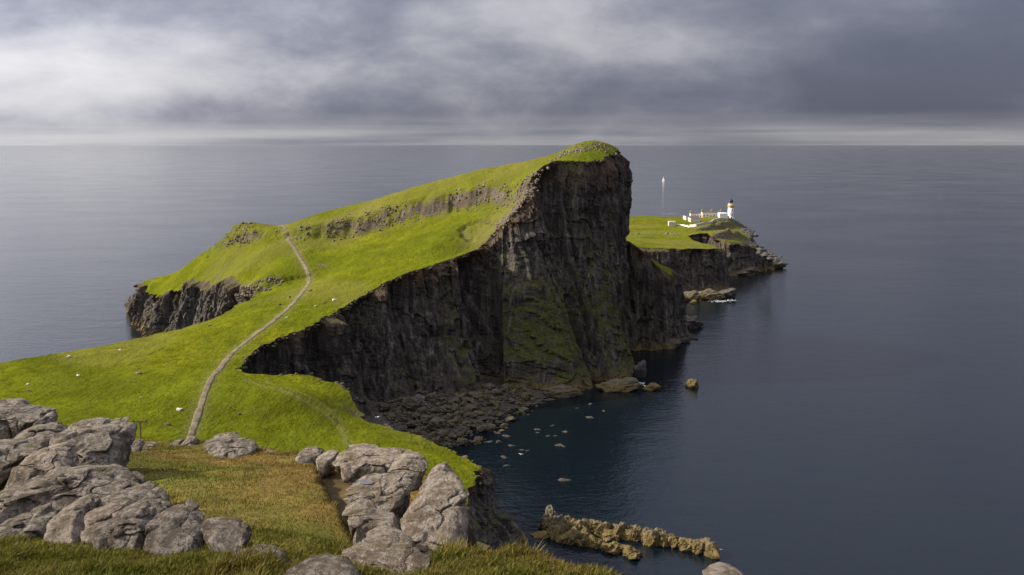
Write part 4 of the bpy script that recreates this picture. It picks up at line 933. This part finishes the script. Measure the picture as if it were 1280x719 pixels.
# ------------------------------------------------------------------ power pole
def make_pole():
    p = hit(177, 566, hA, 180, 300); top = P_d(176, 526, p[1]); root = empty('power_pole', (p[0], p[1], p[2] - .4)); h = top[2] - p[2] + .4
    tag(root, 'dark wooden power pole with a crossarm standing on the grass behind the left boulders', 'power pole')
    MB().tube((0, 0, 0), (.0, 0, h), .15, 10, .11).build('pole', M['timber'], root, True)
    MB().box(-1.5, 1.5, -.08, .08, h - .32, h - .14).build('crossarm', M['timber'], root)
    for x in (-1.3, -.35, 1.3):
        MB().lathe([(.05, h - .14), (.09, h - .05), (.05, h + .02), (.08, h + .10), (.03, h + .16)], 8, x, 0).build('insulator', M['black'], root, True)
make_pole()

# ------------------------------------------------------------------ lighthouse station
def ground(px, py): return hit(px, py, hC, 700, 1000)
def window(mb_parent, x, y, z, w, h, axis='y', sgn=-1):     # a framed window proud of the wall
    if axis == 'y':
        f = MB().box(x - w/2, x + w/2, y + (sgn * .12 if sgn < 0 else 0), y + (0 if sgn < 0 else .12), z, z + h).build('window', M['white'], mb_parent)
        MB().box(x - w/2 + .1, x + w/2 - .1, y + (sgn * .17 if sgn < 0 else .10), y + (-.10 if sgn < 0 else .17), z + .1, z + h - .1).build('pane', M['glass'], f)
def make_lighthouse():
    g = ground(913, 272.8); zb = g[2] - 1.2; root = empty('lighthouse', (g[0], g[1], zb)); top = P_d(913, 247, g[1])[2] - zb
    tag(root, 'white lighthouse tower with an ochre gallery band and black lantern dome', 'lighthouse')
    k = top / 21.0
    MB().lathe([(3.3*k, 0), (3.3*k, 1.4*k), (2.95*k, 1.6*k), (2.8*k, 5*k), (2.55*k, 11.2*k)], 32).build('tower', M['white'], root, True)
    MB().lathe([(2.55*k, 11.2*k), (2.6*k, 11.6*k), (3.0*k, 12.4*k), (3.05*k, 13.7*k), (2.5*k, 13.75*k)], 32).build('gallery', M['ochre'], root, True)
    r = MB()
    for i in range(16):
        a = 2*pi*i/16; r.tube((2.9*k*cos(a), 2.9*k*sin(a), 13.7*k), (2.9*k*cos(a), 2.9*k*sin(a), 14.9*k), .06, 6)
    for i in range(16):
        a, b = 2*pi*i/16, 2*pi*(i+1)/16; r.tube((2.9*k*cos(a), 2.9*k*sin(a), 14.9*k), (2.9*k*cos(b), 2.9*k*sin(b), 14.9*k), .06, 6)
    r.build('railing', M['white'], root)
    MB().lathe([(2.1*k, 13.7*k), (2.1*k, 15.0*k)], 24).build('lantern_base', M['white'], root, True)
    MB().lathe([(1.9*k, 15.0*k), (1.9*k, 17.0*k)], 16).build('lantern_glass', M['glass'], root)
    m = MB()
    for i in range(8):
        a = 2*pi*i/8; m.tube((1.95*k*cos(a), 1.95*k*sin(a), 15*k), (1.95*k*cos(a), 1.95*k*sin(a), 17*k), .09, 6)
    m.build('glazing_bar', M['white'], root)
    d = MB().lathe([(2.25*k, 17*k), (2.2*k, 17.4*k), (1.8*k, 18.4*k), (1.0*k, 19.1*k), (.35*k, 19.4*k), (.4*k, 19.9*k), (.15*k, 20.2*k)], 24).build('dome', M['black'], root, True)
    MB().tube((0, 0, 20.2*k), (0, 0, 21*k), .12*k, 6, .04).build('finial', M['black'], d)
    for z in (3.6, 8.4):
        w = MB().box(-.5*k + .9, .5*k + .9, -2.95*k, -2.5*k, z*k, (z + 1.6)*k).build('window', M['ochre'], root)
        MB().box(-.32*k + .9, .32*k + .9, -3.02*k, -2.9*k, (z + .2)*k, (z + 1.4)*k).build('pane', M['glass'], w)
    MB().box(-.6, .6, -3.5*k, -3.0*k, .3, 2.6).build('door', M['glass'], root)
make_lighthouse()
def building(name, label, px0, px1, py, wall_h, depth, roof_h, mats, wins=0, chim=(), doors=(), quoins=True):
    a = ground(px0, py); b = ground(px1, py); y = max(a[1], b[1]); a = P_d(px0, py, y); b = P_d(px1, py, y)
    xm = (a[0] + b[0]) / 2; zb = min(float(hC(np.array([q]), np.array([w]))[0]) for q in (a[0], b[0]) for w in (y, y + depth)) - .3
    L = b[0] - a[0]; H = a[2] - zb + wall_h; root = empty(name, (xm, y, zb)); tag(root, label, 'building')
    x0, x1 = -L/2, L/2; zf = a[2] - zb
    MB().box(x0, x1, 0, depth, 0, H).build('wall', M[mats[0]], root)
    if roof_h > 0:
        rf = MB().gable(x0 - .2, x1 + .2, -.25, depth + .25, H + .003, H + roof_h).build('roof', M[mats[1]], root)
    else:
        MB().box(x0 - .15, x1 + .15, -.15, depth + .15, H + .003, H + .35).build('parapet', M[mats[2]], root)
        rf = MB().box(x0 + .3, x1 - .3, .3, depth - .3, H + .353, H + .8).build('roof', M[mats[1]], root)
    for c in chim:
        x = x0 + L * c; ch = MB().box(x - .8, x + .8, depth/2 - .6, depth/2 + .6, H + .1, H + max(roof_h, .8) + 1.6).build('chimney', M['ochre' if mats[2] == 'ochre' else 'buff'], root)
        for q in (-.35, .35): MB().tube((x + q, depth/2, H + max(roof_h, .8) + 1.6), (x + q, depth/2, H + max(roof_h, .8) + 2.2), .18, 8).build('chimney_pot', M['ochre'], ch)
    n = wins
    for i in range(n):
        x = x0 + L * (i + .5) / n
        if i in doors:
            MB().box(x - .65, x + .65, -.10, -.003, zf + .05, zf + 2.5).build('door', M['ochre'], root); continue
        w = MB().box(x - .75, x + .75, -.12, -.003, zf + 1.1, zf + 3.2).build('window', M['white'], root)
        MB().box(x - .45, x + .45, -.16, -.123, zf + 1.4, zf + 2.9).build('pane', M['glass'], w)
    if quoins:
        for x in (x0, x1): MB().box(x - .12, x + .12, -.13, .5, 0, H).build('quoin', M[mats[2]], root)
    return root
building('cottage', 'long pale keepers\' cottage with three chimneys left of the lighthouse', 878, 903, 272.2, 5.0, 8, 1.0, ('buff', 'slate', 'ochre'), 6, (.03, .5, .97), (2,))
building('cottage', 'lower keepers\' cottage joined to the left end of the long cottage', 863.5, 877.5, 273.0, 4.6, 7, .8, ('buff', 'slate', 'ochre'), 4, (.04,), ())
building('engine_house', 'bright white flat-roofed engine house at the foot of the lighthouse', 899.5, 909.5, 273.6, 4.6, 9, 0, ('white', 'white', 'white'), 0)
building('store', 'small grey flat-roofed store in front of the lighthouse tower', 904.5, 911.5, 274.2, 2.4, 4, 0, ('wall', 'wall', 'wall'), 0, quoins=False)
building('outbuilding', 'pale outbuilding with a blank end wall in front of the cottages', 863.5, 875, 278.6, 4.4, 14, 1.6, ('wall', 'slate', 'ochre'), 0)
building('hut', 'small ruined stone hut standing alone on the grass left of the cottages', 836, 844.5, 283, 3.6, 5, 0, ('wall', 'pale', 'pale'), 3, (), (), False)
building('annexe', 'white low annexe at the left end of the cottages', 857.5, 863, 275.6, 3.6, 16, 1.0, ('buff', 'slate', 'ochre'), 0)
def station_wall(name, label, pts, h, mat, w=.6):
    P = [ground(a, b) for a, b in pts]; root = empty(name, tuple(P[0])); tag(root, label, 'wall'); c0 = np.array(P[0]); V = []; Fc = []
    Q = []
    for a, b in zip(P[:-1], P[1:]):
        n = 8; Q += [a + (b - a) * k / n for k in range(n)]
    Q.append(P[-1]); Q = np.array(Q); Z = hC(Q[:, 0], Q[:, 1]); T = np.gradient(Q[:, :2], axis=0); T /= np.linalg.norm(T, axis=1)[:, None]; N_ = np.c_[T[:, 1], -T[:, 0]] * w / 2
    for q, nn, z in zip(Q, N_, Z):
        for sx, zz in ((-1, z - .6), (-1, z + h), (1, z + h), (1, z - .6)): V.append((q[0] + sx * nn[0] - c0[0], q[1] + sx * nn[1] - c0[1], zz - c0[2]))
    for i in range(len(Q) - 1):
        for k in range(4): Fc.append((i*4+k, i*4+(k+1) % 4, i*4+4+(k+1) % 4, i*4+4+k))
    Fc += [(0, 1, 2, 3), (len(V)-4, len(V)-1, len(V)-2, len(V)-3)]
    MB().poly(V, Fc).build('masonry', M[mat], root)
station_wall('yard_wall', 'grey yard wall climbing from the outbuilding to the lighthouse', [(862, 284), (870, 283.2), (880, 280.5), (892, 277), (902, 274.6)], 2.2, 'wall')
station_wall('yard_wall', 'low white wall curving between the hut and the outbuilding', [(846, 281.5), (853, 282.2), (859, 283.2), (862, 284.3)], 1.1, 'white')

# ------------------------------------------------------------------ sailing boat and gulls
def make_boat():
    p = P_z(829, 226.3, 0); root = empty('sailing_boat', (p[0], p[1], 0), R(-40)); tag(root, 'small white sailing boat on the open sea beyond the headland', 'boat'); root.scale = (.68, .68, .68)
    st = [(-5.5, 1.0, .9), (-3, 1.6, .85), (0, 1.75, .85), (3, 1.2, .95), (5.8, .05, 1.15)]; V = []; Fc = []
    for x, w, z in st: V += [(x, -w, z), (x, -w * .7, -.2), (x, 0, -.6), (x, w * .7, -.2), (x, w, z), (x, 0, z + .12)]
    for i in range(4):
        for k in range(6): Fc.append((i*6+k, i*6+(k+1) % 6, i*6+6+(k+1) % 6, i*6+6+k))
    Fc += [(0, 1, 2, 3, 4, 5), (24, 29, 28, 27, 26, 25)]
    MB().poly(V, Fc).build('hull', M['white'], root)
    MB().tube((.6, 0, .8), (.6, 0, 18.5), .14, 8, .08).build('mast', M['white'], root, True)
    MB().tube((.6, 0, 2.2), (-5, .5, 2.2), .1, 6).build('boom', M['white'], root, True)
    def sail(nm, a, b, c, bulge):
        V = []; F_ = []; n = 8; a, b, c = map(np.array, (a, b, c))
        for s in (0, .04):
            for i in range(n + 1):
                for j in range(n + 1):
                    u, v = i / n, j / n * (1 - i / n); q = a * (1 - u - v) + c * u + b * v; q = q + np.array([0, bulge * sin(pi * u) * sin(pi * min(1, v / max(1 - u, 1e-6))) + s, 0]); V.append(q)
        k = (n + 1) ** 2
        for s in (0, k):
            for i in range(n):
                for j in range(n): F_.append((s + i*(n+1)+j, s + i*(n+1)+j+1, s + (i+1)*(n+1)+j+1, s + (i+1)*(n+1)+j))
        MB().poly(V, F_).build(nm, M['sail'], root)
    sail('mainsail', (.45, 0, 2.4), (-4.8, .5, 2.4), (.45, 0, 18), .7); sail('jib', (5.6, 0, 1.4), (1.2, .5, 1.8), (.8, 0, 16), .6)
    MB().box(-2.5, 1.6, -.9, .9, .98, 1.5).build('cabin', M['white'], root)
make_boat()
def make_gull(px, py, d, rz, lab):
    p = P_d(px, py, d); root = empty('gull', tuple(p), rz); tag(root, lab, 'bird', 'gulls over the bay')
    MB().lathe([(.01, -.3), (.07, -.18), (.10, 0), (.08, .15), (.06, .22), (.065, .27), (.01, .34)], 10).build('body', M['feather'], root, True).rotation_euler = (pi/2, 0, 0)
    for s in (-1, 1):
        MB().poly([(0, -.14, .03), (0, .1, .03), (s*.4, -.06, .16), (s*.4, .12, .16), (s*.85, .12, .08), (0, -.14, .05), (0, .1, .05), (s*.4, -.06, .18), (s*.4, .12, .18), (s*.85, .12, .10)],
                  [(0,2,3,1), (2,4,3), (5,6,8,7), (7,8,9), (0,5,7,2), (2,7,9,4), (1,3,8,6), (3,4,9,8)]).build('wing', M['feather'], root)
make_gull(472, 521.5, 270, .6, 'white gull gliding in front of the dark cliff beside the isthmus edge')
make_gull(651, 568, 262, -.5, 'white gull gliding low over the dark shallow bay')

# ------------------------------------------------------------------ foam where the swell meets the rocks
def make_foam(lab, pts, n, spread):
    r = np.random.RandomState(len(lab)); V = []; Fc = []
    c0 = P_z(*pts[0], 0)
    for _ in range(n):
        t = r.uniform(0, len(pts) - 1); i = min(int(t), len(pts) - 2); a = P_z(*pts[i], 0); b = P_z(*pts[i+1], 0); p = a + (b - a) * (t - i) - c0
        p = p + np.array([r.normal(0, spread), r.normal(0, spread), 0]); k = len(V); m = r.randint(5, 8); q = r.uniform(.10, .45)
        V += [(p[0] + q * r.uniform(.5, 1.6) * cos(2*pi*j/m), p[1] + q * r.uniform(.5, 1.3) * sin(2*pi*j/m), .05) for j in range(m)]; Fc.append(tuple(range(k, k + m)))
    o = MB().poly(V, Fc).build('foam', M['foam']); o.location = c0; tag(o, lab, 'foam', kind='stuff')
make_foam('white foam along the ledge under the dark recess of the cliff', [(668, 492.5), (685, 493.5), (700, 496)], 60, .7)
make_foam('white foam at the right corner of the lighthouse cliffs', [(893, 377), (905, 376.5), (916, 375)], 130, 1.6)
make_foam('fleck of foam at the right tip of the near reef', [(894, 689), (899, 688)], 14, .5)
make_foam('thin foam in the channel beside the headland nose', [(800, 478), (806, 483)], 22, .6)
make_foam('white water beyond the far edge of the lighthouse promontory', [(836, 267), (846, 267.6)], 90, 9)
